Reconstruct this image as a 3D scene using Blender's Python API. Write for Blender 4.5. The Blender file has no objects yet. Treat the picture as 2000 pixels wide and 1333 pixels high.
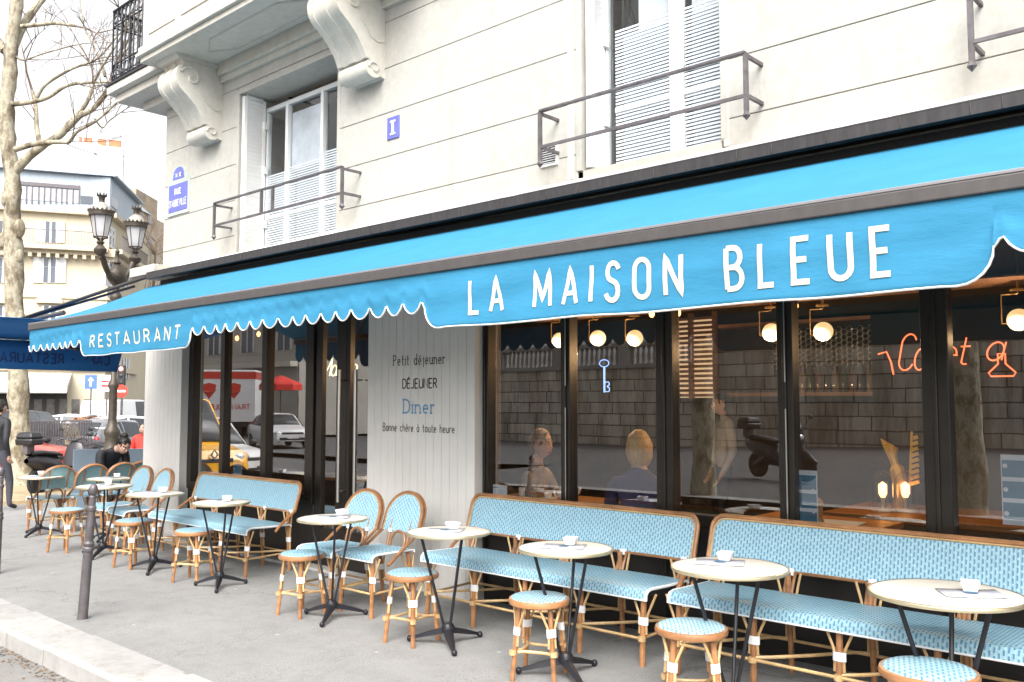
import bpy, bmesh, math, random
from math import sin, cos, pi, radians, atan2, sqrt, floor
from mathutils import Vector, Matrix, Euler

S = bpy.context.scene
COL = S.collection
random.seed(7)

# ------------------------------------------------------------------ camera, sky, sun, exposure
CAM_H, YAW, PITCH, FPX = 1.54, radians(-42.4), radians(3.9), 1750.0
cam = bpy.data.cameras.new('camera')
cam.lens = 36.0 * FPX / 2000.0
cam.clip_start, cam.clip_end = 0.05, 600
camo = bpy.data.objects.new('camera', cam)
COL.objects.link(camo)
camo.location = (0, 0, CAM_H)
camo.rotation_euler = (pi / 2 + PITCH, 0, -YAW)
S.camera = camo

SUN_EL, SUN_AZ = radians(46), radians(143)      # sun azimuth: direction the light comes FROM, measured from +y clockwise
world = bpy.data.worlds.new('World')
S.world = world
world.use_nodes = True
wn = world.node_tree
bgn = wn.nodes['Background']
sky = wn.nodes.new('ShaderNodeTexSky')
sky.sky_type = 'NISHITA'
sky.sun_disc = False
sky.sun_elevation = SUN_EL
sky.sun_rotation = SUN_AZ
sky.air_density = 1.0
sky.dust_density = 5.0
sky.ozone_density = 1.0
hs = wn.nodes.new('ShaderNodeHueSaturation')      # an overcast sky has lost nearly all its blue
hs.inputs['Saturation'].default_value = 0.10
wn.links.new(sky.outputs[0], hs.inputs['Color'])
wn.links.new(hs.outputs[0], bgn.inputs['Color'])
bgn.inputs['Strength'].default_value = 0.15
sl = bpy.data.lights.new('sun', 'SUN')
sl.energy = 1.15
sl.angle = radians(45)
sl.color = (1.0, 0.96, 0.9)
so = bpy.data.objects.new('sun', sl)
COL.objects.link(so)
sd = Vector((sin(SUN_AZ) * cos(SUN_EL), cos(SUN_AZ) * cos(SUN_EL), sin(SUN_EL)))
so.rotation_euler = sd.to_track_quat('Z', 'Y').to_euler()
S.view_settings.view_transform = 'Standard'
S.view_settings.look = 'None'
S.view_settings.gamma = 1.0
S.view_settings.use_curve_mapping = False
S.view_settings.exposure = 1.4
S.render.engine = 'CYCLES'
S.cycles.max_bounces = 8
S.cycles.transparent_max_bounces = 12
S.cycles.caustics_reflective = False
S.cycles.caustics_refractive = False

# ------------------------------------------------------------------ measuring helpers
_fw = Vector((sin(YAW) * cos(PITCH), cos(YAW) * cos(PITCH), sin(PITCH)))
_rt = Vector((cos(YAW), -sin(YAW), 0))
_up = _rt.cross(_fw)
_C = Vector((0, 0, CAM_H))
def ray(px, py): return _fw + _rt * ((px - 1000) / FPX) - _up * ((py - 666.5) / FPX)
def at(px, py, d): return _C + ray(px, py) * d
def on_y(px, py, y):
    r = ray(px, py); return _C + r * (y / r.y)
def on_x(px, py, x):
    r = ray(px, py); return _C + r * (x / r.x)
def on_z(px, py, z):
    r = ray(px, py); return _C + r * ((z - CAM_H) / r.z)
def zg(x):
    "height of the paving, which falls gently to the left"
    if x > -10: return 0.007 * (x + 4)
    if x > -22: return -0.042 + 0.03 * (x + 10)
    return -0.402

# ------------------------------------------------------------------ mesh builder
def norm_faces(fs): return [tuple(f) for f in fs]
class MB:
    def __init__(s): s.v, s.f, s.m = [], [], []
    def add(s, vs, fs, mi=0):
        n = len(s.v); s.v += [Vector(p) for p in vs]
        for f in fs: s.f.append(tuple(i + n for i in f)); s.m.append(mi)
        return s
    def box(s, c, d, mi=0, rz=0, rx=0, ry=0, top=1.0):
        c = Vector(c); x, y, z = d[0] / 2, d[1] / 2, d[2] / 2
        R = Euler((rx, ry, rz)).to_matrix()
        vs = []
        for k, t in ((-1, 1), (1, top)):
            for a, b in ((-1, -1), (1, -1), (1, 1), (-1, 1)): vs.append(c + R @ Vector((a * x * t, b * y * t, k * z)))
        return s.add(vs, [(3, 2, 1, 0), (4, 5, 6, 7), (0, 1, 5, 4), (1, 2, 6, 5), (2, 3, 7, 6), (3, 0, 4, 7)], mi)
    def bx(s, x0, x1, y0, y1, z0, z1, mi=0):
        return s.box(((x0 + x1) / 2, (y0 + y1) / 2, (z0 + z1) / 2), (abs(x1 - x0), abs(y1 - y0), abs(z1 - z0)), mi)
    def tube(s, pts, r, n=8, mi=0, caps=True, closed=False, flat=1.0):
        P = [Vector(p) for p in pts]
        P = [p for i, p in enumerate(P) if i == 0 or (p - P[i - 1]).length > 1e-6]
        m = len(P)
        if m < 2: return s
        R = r if isinstance(r, (list, tuple)) else [r] * m
        if len(R) != m: R = [R[0] + (R[-1] - R[0]) * i / (m - 1) for i in range(m)]
        T = []
        for i in range(m):
            if closed: t = P[(i + 1) % m] - P[i - 1]
            elif i == 0: t = P[1] - P[0]
            elif i == m - 1: t = P[-1] - P[-2]
            else: t = (P[i + 1] - P[i]).normalized() + (P[i] - P[i - 1]).normalized()
            if t.length < 1e-9: t = P[min(i + 1, m - 1)] - P[i]
            T.append(t.normalized())
        u = T[0].orthogonal().normalized()
        if abs(T[0].z) < 0.9: u = Vector((0, 0, 1)).cross(T[0]).normalized()
        vs = []
        for i in range(m):
            u = (u - T[i] * u.dot(T[i]))
            u = u.normalized() if u.length > 1e-6 else T[i].orthogonal().normalized()
            w = T[i].cross(u)
            for k in range(n):
                a = 2 * pi * k / n
                vs.append(P[i] + (u * cos(a) + w * sin(a) * flat) * R[i])
        fs = []
        for i in range(m if closed else m - 1):
            j = (i + 1) % m
            for k in range(n):
                l = (k + 1) % n
                fs.append((i * n + k, i * n + l, j * n + l, j * n + k))
        if caps and not closed:
            fs.append(tuple(range(n - 1, -1, -1))); fs.append(tuple(range((m - 1) * n, m * n)))
        return s.add(vs, fs, mi)
    def lathe(s, prof, c=(0, 0, 0), n=16, mi=0, M=None, a0=0, a1=2 * pi, caps=True):
        c = Vector(c); full = abs(a1 - a0 - 2 * pi) < 1e-6
        k = n if full else n + 1
        vs = []
        for r, z in prof:
            for i in range(k):
                a = a0 + (a1 - a0) * i / n
                p = Vector((r * cos(a), r * sin(a), z))
                vs.append(c + (M @ p if M else p))
        fs = []
        for j in range(len(prof) - 1):
            for i in range(n):
                l = (i + 1) % k
                fs.append((j * k + i, j * k + l, (j + 1) * k + l, (j + 1) * k + i))
        if full and caps:
            if prof[0][0] > 1e-5: fs.append(tuple(range(k - 1, -1, -1)))
            if prof[-1][0] > 1e-5: fs.append(tuple(range((len(prof) - 1) * k, len(prof) * k)))
        return s.add(vs, fs, mi)
    def ball(s, c, r, n=12, m=8, mi=0, M=None):
        if not isinstance(r, (list, tuple)): r = (r, r, r)
        c = Vector(c); vs = [c + (M @ Vector((0, 0, -r[2])) if M else Vector((0, 0, -r[2])))]
        for j in range(1, m):
            t = -pi / 2 + pi * j / m
            for i in range(n):
                a = 2 * pi * i / n
                p = Vector((r[0] * cos(t) * cos(a), r[1] * cos(t) * sin(a), r[2] * sin(t)))
                vs.append(c + (M @ p if M else p))
        p = Vector((0, 0, r[2])); vs.append(c + (M @ p if M else p))
        fs = [(0, 1 + (i + 1) % n, 1 + i) for i in range(n)]
        for j in range(m - 2):
            for i in range(n):
                l = (i + 1) % n; b = 1 + j * n
                fs.append((b + i, b + l, b + n + l, b + n + i))
        b = 1 + (m - 2) * n
        fs += [(b + i, b + (i + 1) % n, len(vs) - 1) for i in range(n)]
        return s.add(vs, fs, mi)
    def prism(s, poly, f, d0, d1, mi=0):
        "poly: 2-d outline; f(u, v, d) -> 3-d point"
        n = len(poly)
        vs = [f(u, v, d0) for u, v in poly] + [f(u, v, d1) for u, v in poly]
        fs = [tuple(range(n - 1, -1, -1)), tuple(range(n, 2 * n))]
        fs += [(i, (i + 1) % n, n + (i + 1) % n, n + i) for i in range(n)]
        return s.add(vs, fs, mi)
    def grid(s, rows, mi=0, wrap=False):
        n = len(rows[0]); vs = [p for r in rows for p in r]; fs = []
        for j in range(len(rows) - 1):
            for i in range(n if wrap else n - 1):
                l = (i + 1) % n
                fs.append((j * n + i, j * n + l, (j + 1) * n + l, (j + 1) * n + i))
        return s.add(vs, fs, mi)
    def build(s, name, mats, parent=None, smooth=35, bevel=0, solid=0, fix=True):
        me = bpy.data.meshes.new(name)
        me.from_pydata(s.v, [], s.f)
        if not isinstance(mats, (list, tuple)): mats = [mats]
        for m in mats: me.materials.append(m)
        me.polygons.foreach_set('material_index', s.m)
        if fix:
            bm = bmesh.new(); bm.from_mesh(me)
            bmesh.ops.recalc_face_normals(bm, faces=bm.faces); bm.to_mesh(me); bm.free()
        me.update()
        uv = me.uv_layers.new(name='UVMap')
        for p in me.polygons:
            nx, ny, nz = abs(p.normal.x), abs(p.normal.y), abs(p.normal.z)
            for li in p.loop_indices:
                c = me.vertices[me.loops[li].vertex_index].co
                uv.data[li].uv = (c.x, c.y) if nz >= max(nx, ny) else ((c.x, c.z) if ny >= nx else (c.y, c.z))
        if smooth:
            me.shade_smooth(); me.set_sharp_from_angle(angle=radians(smooth))
        o = bpy.data.objects.new(name, me); COL.objects.link(o)
        if parent: o.parent = parent
        if solid:
            m = o.modifiers.new('solid', 'SOLIDIFY'); m.thickness = solid; m.offset = 0
        if bevel:
            m = o.modifiers.new('bevel', 'BEVEL'); m.width = bevel; m.segments = 2; m.limit_method = 'ANGLE'; m.angle_limit = radians(40)
        return o

def thing(name, label, cat, loc=(0, 0, 0), rz=0, group=None):
    o = bpy.data.objects.new(name, None); COL.objects.link(o)
    o.empty_display_size = 0.1
    o.location = loc; o.rotation_euler = (0, 0, rz)
    return tag(o, label, cat, group)
def tag(o, label, cat, group=None):
    o['label'] = label; o['category'] = cat
    if group: o['group'] = group
    return o
def struct(o, kind='structure'):
    o['kind'] = kind; return o
def dup(root, loc, rz, label=None, group=None, sc=(1, 1, 1)):
    r = root.copy(); COL.objects.link(r); r.location = loc; r.rotation_euler = (0, 0, rz); r.scale = sc
    if label: r['label'] = label
    if group: r['group'] = group
    for ch in list(root.children):
        c = ch.copy(); COL.objects.link(c); c.parent = r
        for g in list(ch.children):
            d = g.copy(); COL.objects.link(d); d.parent = c
    return r
def smoothpath(pts, k=6):
    "Catmull-Rom through the points"
    P = [Vector(p) for p in pts]; out = []
    for i in range(len(P) - 1):
        a, b, c, d = P[max(i - 1, 0)], P[i], P[i + 1], P[min(i + 2, len(P) - 1)]
        for j in range(k):
            t = j / k
            out.append(0.5 * ((2 * b) + (c - a) * t + (2 * a - 5 * b + 4 * c - d) * t * t + (3 * b - a - 3 * c + d) * t ** 3))
    out.append(P[-1]); return out

# ------------------------------------------------------------------ materials
class N:
    "tiny node-tree writer"
    def __init__(s, name):
        s.mat = bpy.data.materials.new(name); s.mat.use_nodes = True
        s.t = s.mat.node_tree; s.b = s.t.nodes['Principled BSDF']; s.out = s.t.nodes['Material Output']
    def n(s, typ, **kw):
        o = s.t.nodes.new('ShaderNode' + typ)
        for k, v in kw.items(): setattr(o, k, v)
        return o
    def l(s, a, b): s.t.links.new(a, b)
    def math(s, op, a, b=None, c=None):
        o = s.n('Math', operation=op)
        for i, x in enumerate((a, b, c)):
            if x is None: continue
            if isinstance(x, (int, float)): o.inputs[i].default_value = x
            else: s.l(x, o.inputs[i])
        return o.outputs[0]
    def mix(s, fac, a, b, mode='MIX'):
        o = s.n('Mix', data_type='RGBA', blend_type=mode)
        for i, x in ((0, fac), (6, a), (7, b)):
            if isinstance(x, (int, float)): o.inputs[i].default_value = x
            elif isinstance(x, tuple): o.inputs[i].default_value = (*x, 1)
            else: s.l(x, o.inputs[i])
        return o.outputs[2]
    def noise(s, scale, detail=4, rough=0.6, vec=None, stretch=None):
        o = s.n('TexNoise'); o.inputs['Scale'].default_value = scale; o.inputs['Detail'].default_value = detail; o.inputs['Roughness'].default_value = rough
        v = vec or s.obj()
        if stretch:
            m = s.n('Mapping'); m.inputs['Scale'].default_value = stretch; s.l(v, m.inputs[0]); v = m.outputs[0]
        s.l(v, o.inputs['Vector']); return o.outputs['Fac']
    def obj(s):
        if not hasattr(s, 'tc'): s.tc = s.n('TexCoord')
        return s.tc.outputs['Object']
    def uv(s):
        s.obj(); return s.tc.outputs['UV']
    def ramp(s, fac, stops):
        o = s.n('ValToRGB'); e = o.color_ramp.elements
        while len(e) < len(stops): e.new(0.5)
        for i, (p, c) in enumerate(stops): e[i].position = p; e[i].color = (*c, 1) if len(c) == 3 else c
        s.l(fac, o.inputs[0]); return o.outputs[0]
    def bump(s, h, strength=0.2, dist=0.01):
        o = s.n('Bump'); o.inputs['Strength'].default_value = strength; o.inputs['Distance'].default_value = dist
        s.l(h, o.inputs['Height']); s.l(o.outputs[0], s.b.inputs['Normal'])
    def set(s, color=None, rough=None, metal=None, **kw):
        if color is not None:
            if isinstance(color, tuple): s.b.inputs['Base Color'].default_value = (*color, 1)
            else: s.l(color, s.b.inputs['Base Color'])
        if rough is not None:
            if isinstance(rough, (int, float)): s.b.inputs['Roughness'].default_value = rough
            else: s.l(rough, s.b.inputs['Roughness'])
        if metal is not None: s.b.inputs['Metallic'].default_value = metal
        for k, v in kw.items(): s.b.inputs[k.replace('_', ' ')].default_value = v
        return s.mat
def mat(name, c, rough=0.6, metal=0.0, var=0.15, vs=6, bump=0.0, bs=60, stretch=None, coat=0):
    w = N(name)
    f = w.noise(vs, 5, 0.65, stretch=stretch)
    lo = tuple(x * (1 - var) for x in c); hi = tuple(min(1, x * (1 + var)) for x in c)
    col = w.ramp(f, [(0.3, lo), (0.7, hi)])
    if stretch or 'cane' in name:
        oi = w.n('ObjectInfo'); hv = w.n('HueSaturation'); w.l(col, hv.inputs['Color']); w.l(w.math('ADD', 0.8, w.math('MULTIPLY', oi.outputs['Random'], 0.36)), hv.inputs['Value']); col = hv.outputs[0]
    w.set(col, rough, metal)
    if coat: w.b.inputs['Coat Weight'].default_value = coat; w.b.inputs['Coat Roughness'].default_value = 0.05
    if bump: w.bump(w.noise(bs, 4), bump, 0.01)
    return w.mat
def emit(name, c, strength):
    w = N(name); w.set((0.8, 0.8, 0.8), 0.3)
    w.b.inputs['Emission Color'].default_value = (*c, 1); w.b.inputs['Emission Strength'].default_value = strength
    return w.mat
def glass(name, tint=(1, 1, 1), boost=1.0, base=0.0, rough=0.0):
    "window glass: clear, with the two-sided Fresnel reflection of a real pane"
    w = N(name); w.t.nodes.remove(w.b)
    fr = w.n('Fresnel'); fr.inputs['IOR'].default_value = 1.5
    f = w.math('MINIMUM', w.math('ADD', w.math('MULTIPLY', fr.outputs[0], 1.8 * boost), base), 1.0)
    ge = w.n('NewGeometry'); f = w.math('MULTIPLY', f, w.math('SUBTRACT', 1.0, ge.outputs['Backfacing']))   # the far face of the sheet adds nothing more
    tr = w.n('BsdfTransparent'); tr.inputs[0].default_value = (*tint, 1)
    gl = w.n('BsdfGlossy'); gl.inputs['Roughness'].default_value = rough; gl.inputs[0].default_value = (1, 1, 1, 1)
    mx = w.n('MixShader'); w.l(f, mx.inputs[0]); w.l(tr.outputs[0], mx.inputs[1]); w.l(gl.outputs[0], mx.inputs[2])
    w.l(mx.outputs[0], w.out.inputs[0])
    return w.mat

def weave_mat(name, col_w=0.0195, dash=0.036, shift=0.42, fold=11):
    "cane weave: pale blue strands with staggered darker blue strokes that turn into chevrons"
    w = N(name); sp = w.n('SeparateXYZ'); w.l(w.uv(), sp.inputs[0])
    u = w.math('DIVIDE', sp.outputs[0], col_w)
    c = w.math('FLOOR', u); f = w.math('FRACT', u)
    pp = w.math('PINGPONG', c, fold)
    v = w.math('FRACT', w.math('ADD', w.math('DIVIDE', sp.outputs[1], dash), w.math('MULTIPLY', pp, shift)))
    a = w.math('MULTIPLY', w.math('GREATER_THAN', f, 0.30), w.math('LESS_THAN', f, 0.74))
    m = w.math('MULTIPLY', a, w.math('LESS_THAN', v, 0.64))
    nz = w.noise(30, 3)
    light = w.ramp(nz, [(0.3, (0.27, 0.46, 0.54)), (0.7, (0.355, 0.555, 0.63))])
    dark = w.ramp(nz, [(0.3, (0.085, 0.20, 0.34)), (0.7, (0.13, 0.27, 0.41))])
    oi = w.n('ObjectInfo'); hv = w.n('HueSaturation'); w.l(w.mix(m, light, dark), hv.inputs['Color']); w.l(w.math('ADD', 0.88, w.math('MULTIPLY', oi.outputs['Random'], 0.2)), hv.inputs['Value'])
    w.set(hv.outputs[0], 0.42)
    edge = w.math('ABSOLUTE', w.math('SUBTRACT', f, 0.53))
    w.bump(w.math('SUBTRACT', 1.0, w.math('MULTIPLY', edge, 1.6)), 0.5, 0.004)
    return w.mat

def stone_wall(name, c, var=0.10, streak=0.25):
    w = N(name)
    n1 = w.noise(0.9, 6, 0.7); n2 = w.noise(14, 5, 0.7); n3 = w.noise(1.6, 5, 0.7, stretch=(3.0, 3.0, 0.35))
    col = w.ramp(n1, [(0.3, tuple(x * (1 - var) for x in c)), (0.7, tuple(min(x * (1 + var), 1) for x in c))])
    dirt = w.ramp(n3, [(0.55, (1, 1, 1)), (0.8, (1 - streak, 1 - streak * 1.1, 1 - streak * 1.25))])
    col = w.mix(1.0, col, dirt, 'MULTIPLY')
    fine = w.ramp(n2, [(0.35, (0.9, 0.89, 0.87)), (0.6, (1, 1, 1))])
    w.set(w.mix(1.0, col, fine, 'MULTIPLY'), 0.85)
    w.bump(w.noise(90, 5, 0.7), 0.12, 0.006)
    return w.mat

def paving(name, c, speck=0.3, scale=1.0):
    w = N(name)
    big = w.noise(0.7 * scale, 6, 0.65); mid = w.noise(5 * scale, 6, 0.7); fine = w.noise(160 * scale, 3, 0.8)
    col = w.ramp(big, [(0.25, tuple(x * 0.84 for x in c)), (0.75, tuple(x * 1.1 for x in c))])
    st = w.ramp(mid, [(0.33, (0.86, 0.855, 0.85)), (0.56, (1, 1, 1))])
    col = w.mix(1.0, col, st, 'MULTIPLY')
    g = w.ramp(fine, [(0.36, (1 - speck, 1 - speck, 1 - speck)), (0.5, (1, 1, 1)), (0.66, (1 + speck * .5,) * 3)])
    col = w.mix(1.0, col, g, 'MULTIPLY')
    vo = w.n('TexVoronoi', feature='F1'); vo.inputs['Scale'].default_value = 5.0
    w.l(w.obj(), vo.inputs['Vector'])
    spot = w.math('LESS_THAN', vo.outputs['Distance'], 0.075)         # trodden gum and pale chips
    rnd = w.n('SeparateColor'); w.l(vo.outputs['Color'], rnd.inputs[0])
    on = w.math('MULTIPLY', spot, w.math('GREATER_THAN', rnd.outputs[0], 0.62))
    col = w.mix(w.math('MULTIPLY', on, 0.75), col, tuple(min(1, x * 1.6) for x in c))
    vc = w.n('TexVoronoi', feature='DISTANCE_TO_EDGE'); vc.inputs['Scale'].default_value = 0.32
    mp = w.n('Mapping'); w.l(w.obj(), mp.inputs[0])
    ad = w.n('VectorMath', operation='ADD'); w.l(mp.outputs[0], ad.inputs[0])
    nn = w.n('TexNoise'); nn.inputs['Scale'].default_value = 2.5; nn.inputs['Detail'].default_value = 6; w.l(w.obj(), nn.inputs['Vector'])
    w.l(nn.outputs['Color'], ad.inputs[1]); w.l(ad.outputs[0], vc.inputs['Vector'])
    crack = w.math('LESS_THAN', vc.outputs['Distance'], 0.0035)
    col = w.mix(w.math('MULTIPLY', crack, 0.45), col, tuple(x * 0.4 for x in c))
    w.set(col, 0.9)
    w.bump(w.math('ADD', fine, w.math('MULTIPLY', mid, 0.4)), 0.35, 0.004)
    return w.mat

M = {}
M['stone'] = stone_wall('facade stone', (0.455, 0.438, 0.398), 0.07, 0.16)
M['groove'] = mat('joint', (0.47, 0.44, 0.39), 0.9)
M['carved'] = stone_wall('carved stone', (0.58, 0.55, 0.49), 0.05, 0.14)
M['pave'] = paving('pavement asphalt', (0.275, 0.27, 0.262), 0.42)
M['road'] = paving('road asphalt', (0.20, 0.20, 0.20), 0.35)
M['farroad'] = paving('far road asphalt', (0.13, 0.13, 0.13), 0.35)
M['kerb'] = stone_wall('kerb granite', (0.37, 0.36, 0.345), 0.22, 0.45)
M['cobble'] = stone_wall('gutter setts', (0.22, 0.21, 0.2), 0.2, 0.2)
M['taupe'] = mat('painted boards', (0.66, 0.635, 0.60), 0.55, var=0.05, vs=3)
M['black'] = mat('dark bronze frame', (0.026, 0.021, 0.017), 0.32, 0.3, var=0.3, vs=4)
M['blackpanel'] = mat('dark panel', (0.016, 0.013, 0.011), 0.45, var=0.3, vs=3)
M['cassette'] = mat('dusty dark steel', (0.05, 0.043, 0.043), 0.5, 0.2, var=0.3, vs=5, stretch=(6, 1, 1))
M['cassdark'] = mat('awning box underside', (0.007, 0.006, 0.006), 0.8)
M['bar'] = mat('awning front bar', (0.085, 0.077, 0.075), 0.38, 0.3, var=0.12, vs=8, stretch=(2, 1, 1))
M['barlight'] = mat('awning bar lip', (0.26, 0.25, 0.26), 0.35, 0.4, var=0.08)
M['white'] = mat('white paint', (0.78, 0.77, 0.75), 0.45, var=0.04)
M['wframe'] = mat('window white paint', (0.74, 0.74, 0.73), 0.4, var=0.04)
M['iron'] = mat('grey iron', (0.13, 0.115, 0.12), 0.5, 0.4, var=0.3, vs=12, bump=0.2)
M['ironblack'] = mat('black iron', (0.02, 0.02, 0.025), 0.4, 0.3, var=0.3, vs=12)
M['rattan'] = mat('rattan', (0.34, 0.158, 0.066), 0.38, var=0.35, vs=7, stretch=(1, 1, 2.5), bump=0.15, bs=40, coat=0.2)
M['cane'] = mat('pale cane', (0.55, 0.36, 0.17), 0.42, var=0.25, vs=14, bump=0.15)
M['band'] = mat('white binding', (0.80, 0.80, 0.80), 0.45, var=0.05)
M['weave'] = weave_mat('blue weave')
M['weaveback'] = mat('back of weave', (0.22, 0.38, 0.42), 0.6, var=0.25, vs=60)
M['top'] = mat('cream table top', (0.74, 0.70, 0.62), 0.4, var=0.03, vs=40)
M['brass'] = mat('brass rim', (0.72, 0.64, 0.44), 0.3, 0.85, var=0.12)
M['ceramic'] = mat('white ceramic', (0.8, 0.8, 0.81), 0.2, var=0.02)
M['paper'] = mat('paper', (0.50, 0.53, 0.60), 0.7, var=0.03)
M['inkblue'] = mat('blue ink', (0.05, 0.14, 0.23), 0.6)
M['inkdark'] = mat('dark lettering', (0.035, 0.03, 0.028), 0.6)
M['inkpaleblue'] = mat('blue lettering', (0.12, 0.28, 0.47), 0.6)
M['cream'] = mat('cream lettering', (0.60, 0.555, 0.43), 0.6, var=0.03)
M['enamel'] = mat('blue enamel', (0.12, 0.13, 0.42), 0.3, var=0.12)
M['enamelgreen'] = mat('green enamel rim', (0.42, 0.47, 0.42), 0.5)
M['glass'] = glass('shop glass', (0.92, 0.92, 0.91), 2.3)
M['upglass'] = glass('upper window glass', (0.9, 0.92, 0.93), 0.7)
M['lampglass'] = glass('lantern glass', (0.93, 0.93, 0.95), 1.0, 0.05)
def frosted(name, c):
    w = N(name); w.set(c, 0.4)
    tl = w.n('BsdfTranslucent'); tl.inputs[0].default_value = (*c, 1); tr = w.n('BsdfTransparent')
    m1 = w.n('MixShader'); w.l(w.b.outputs[0], m1.inputs[1]); w.l(tl.outputs[0], m1.inputs[2]); m1.inputs[0].default_value = 0.6
    m2 = w.n('MixShader'); w.l(m1.outputs[0], m2.inputs[1]); w.l(tr.outputs[0], m2.inputs[2]); m2.inputs[0].default_value = 0.25
    w.l(m2.outputs[0], w.out.inputs[0]); return w.mat
M['frost'] = frosted('frosted lantern glass', (0.8, 0.8, 0.82))
M['steel'] = mat('brushed steel', (0.55, 0.53, 0.5), 0.28, 1.0, var=0.06)
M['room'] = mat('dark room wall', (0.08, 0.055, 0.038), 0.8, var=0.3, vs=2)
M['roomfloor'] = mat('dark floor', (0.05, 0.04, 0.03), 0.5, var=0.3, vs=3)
M['wood'] = mat('brown wood', (0.30, 0.14, 0.055), 0.4, var=0.25, vs=5, stretch=(1, 8, 8))
M['leather'] = mat('black leather', (0.02, 0.02, 0.022), 0.38, var=0.3, vs=20, bump=0.2)
M['greyscreen'] = mat('grey blue panel', (0.17, 0.22, 0.27), 0.55, var=0.06)
def fabric(name, c, rough=0.75):
    w = N(name)
    a = w.noise(3, 4); b = w.noise(300, 2)
    col = w.ramp(a, [(0.3, tuple(x * 0.93 for x in c)), (0.7, tuple(min(1, x * 1.05) for x in c))])
    w.set(col, rough); w.b.inputs['Specular IOR Level'].default_value = 0.15
    cr = w.noise(2.2, 5, 0.6, stretch=(1, 1, 3))
    w.bump(w.math('ADD', w.math('MULTIPLY', b, 0.05), cr), 0.35, 0.03)
    # thin canvas lets some daylight through
    tl = w.n('BsdfTranslucent'); w.l(col, tl.inputs[0])
    mx = w.n('MixShader'); mx.inputs[0].default_value = 0.06
    w.l(w.b.outputs[0], mx.inputs[1]); w.l(tl.outputs[0], mx.inputs[2]); w.l(mx.outputs[0], w.out.inputs[0])
    return w.mat
M['canvas'] = fabric('blue canvas', (0.042, 0.22, 0.37))
M['canvasdark'] = fabric('deep blue canvas', (0.035, 0.17, 0.46))
M['canvaswhite'] = fabric('white canvas', (0.7, 0.69, 0.66))

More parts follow.
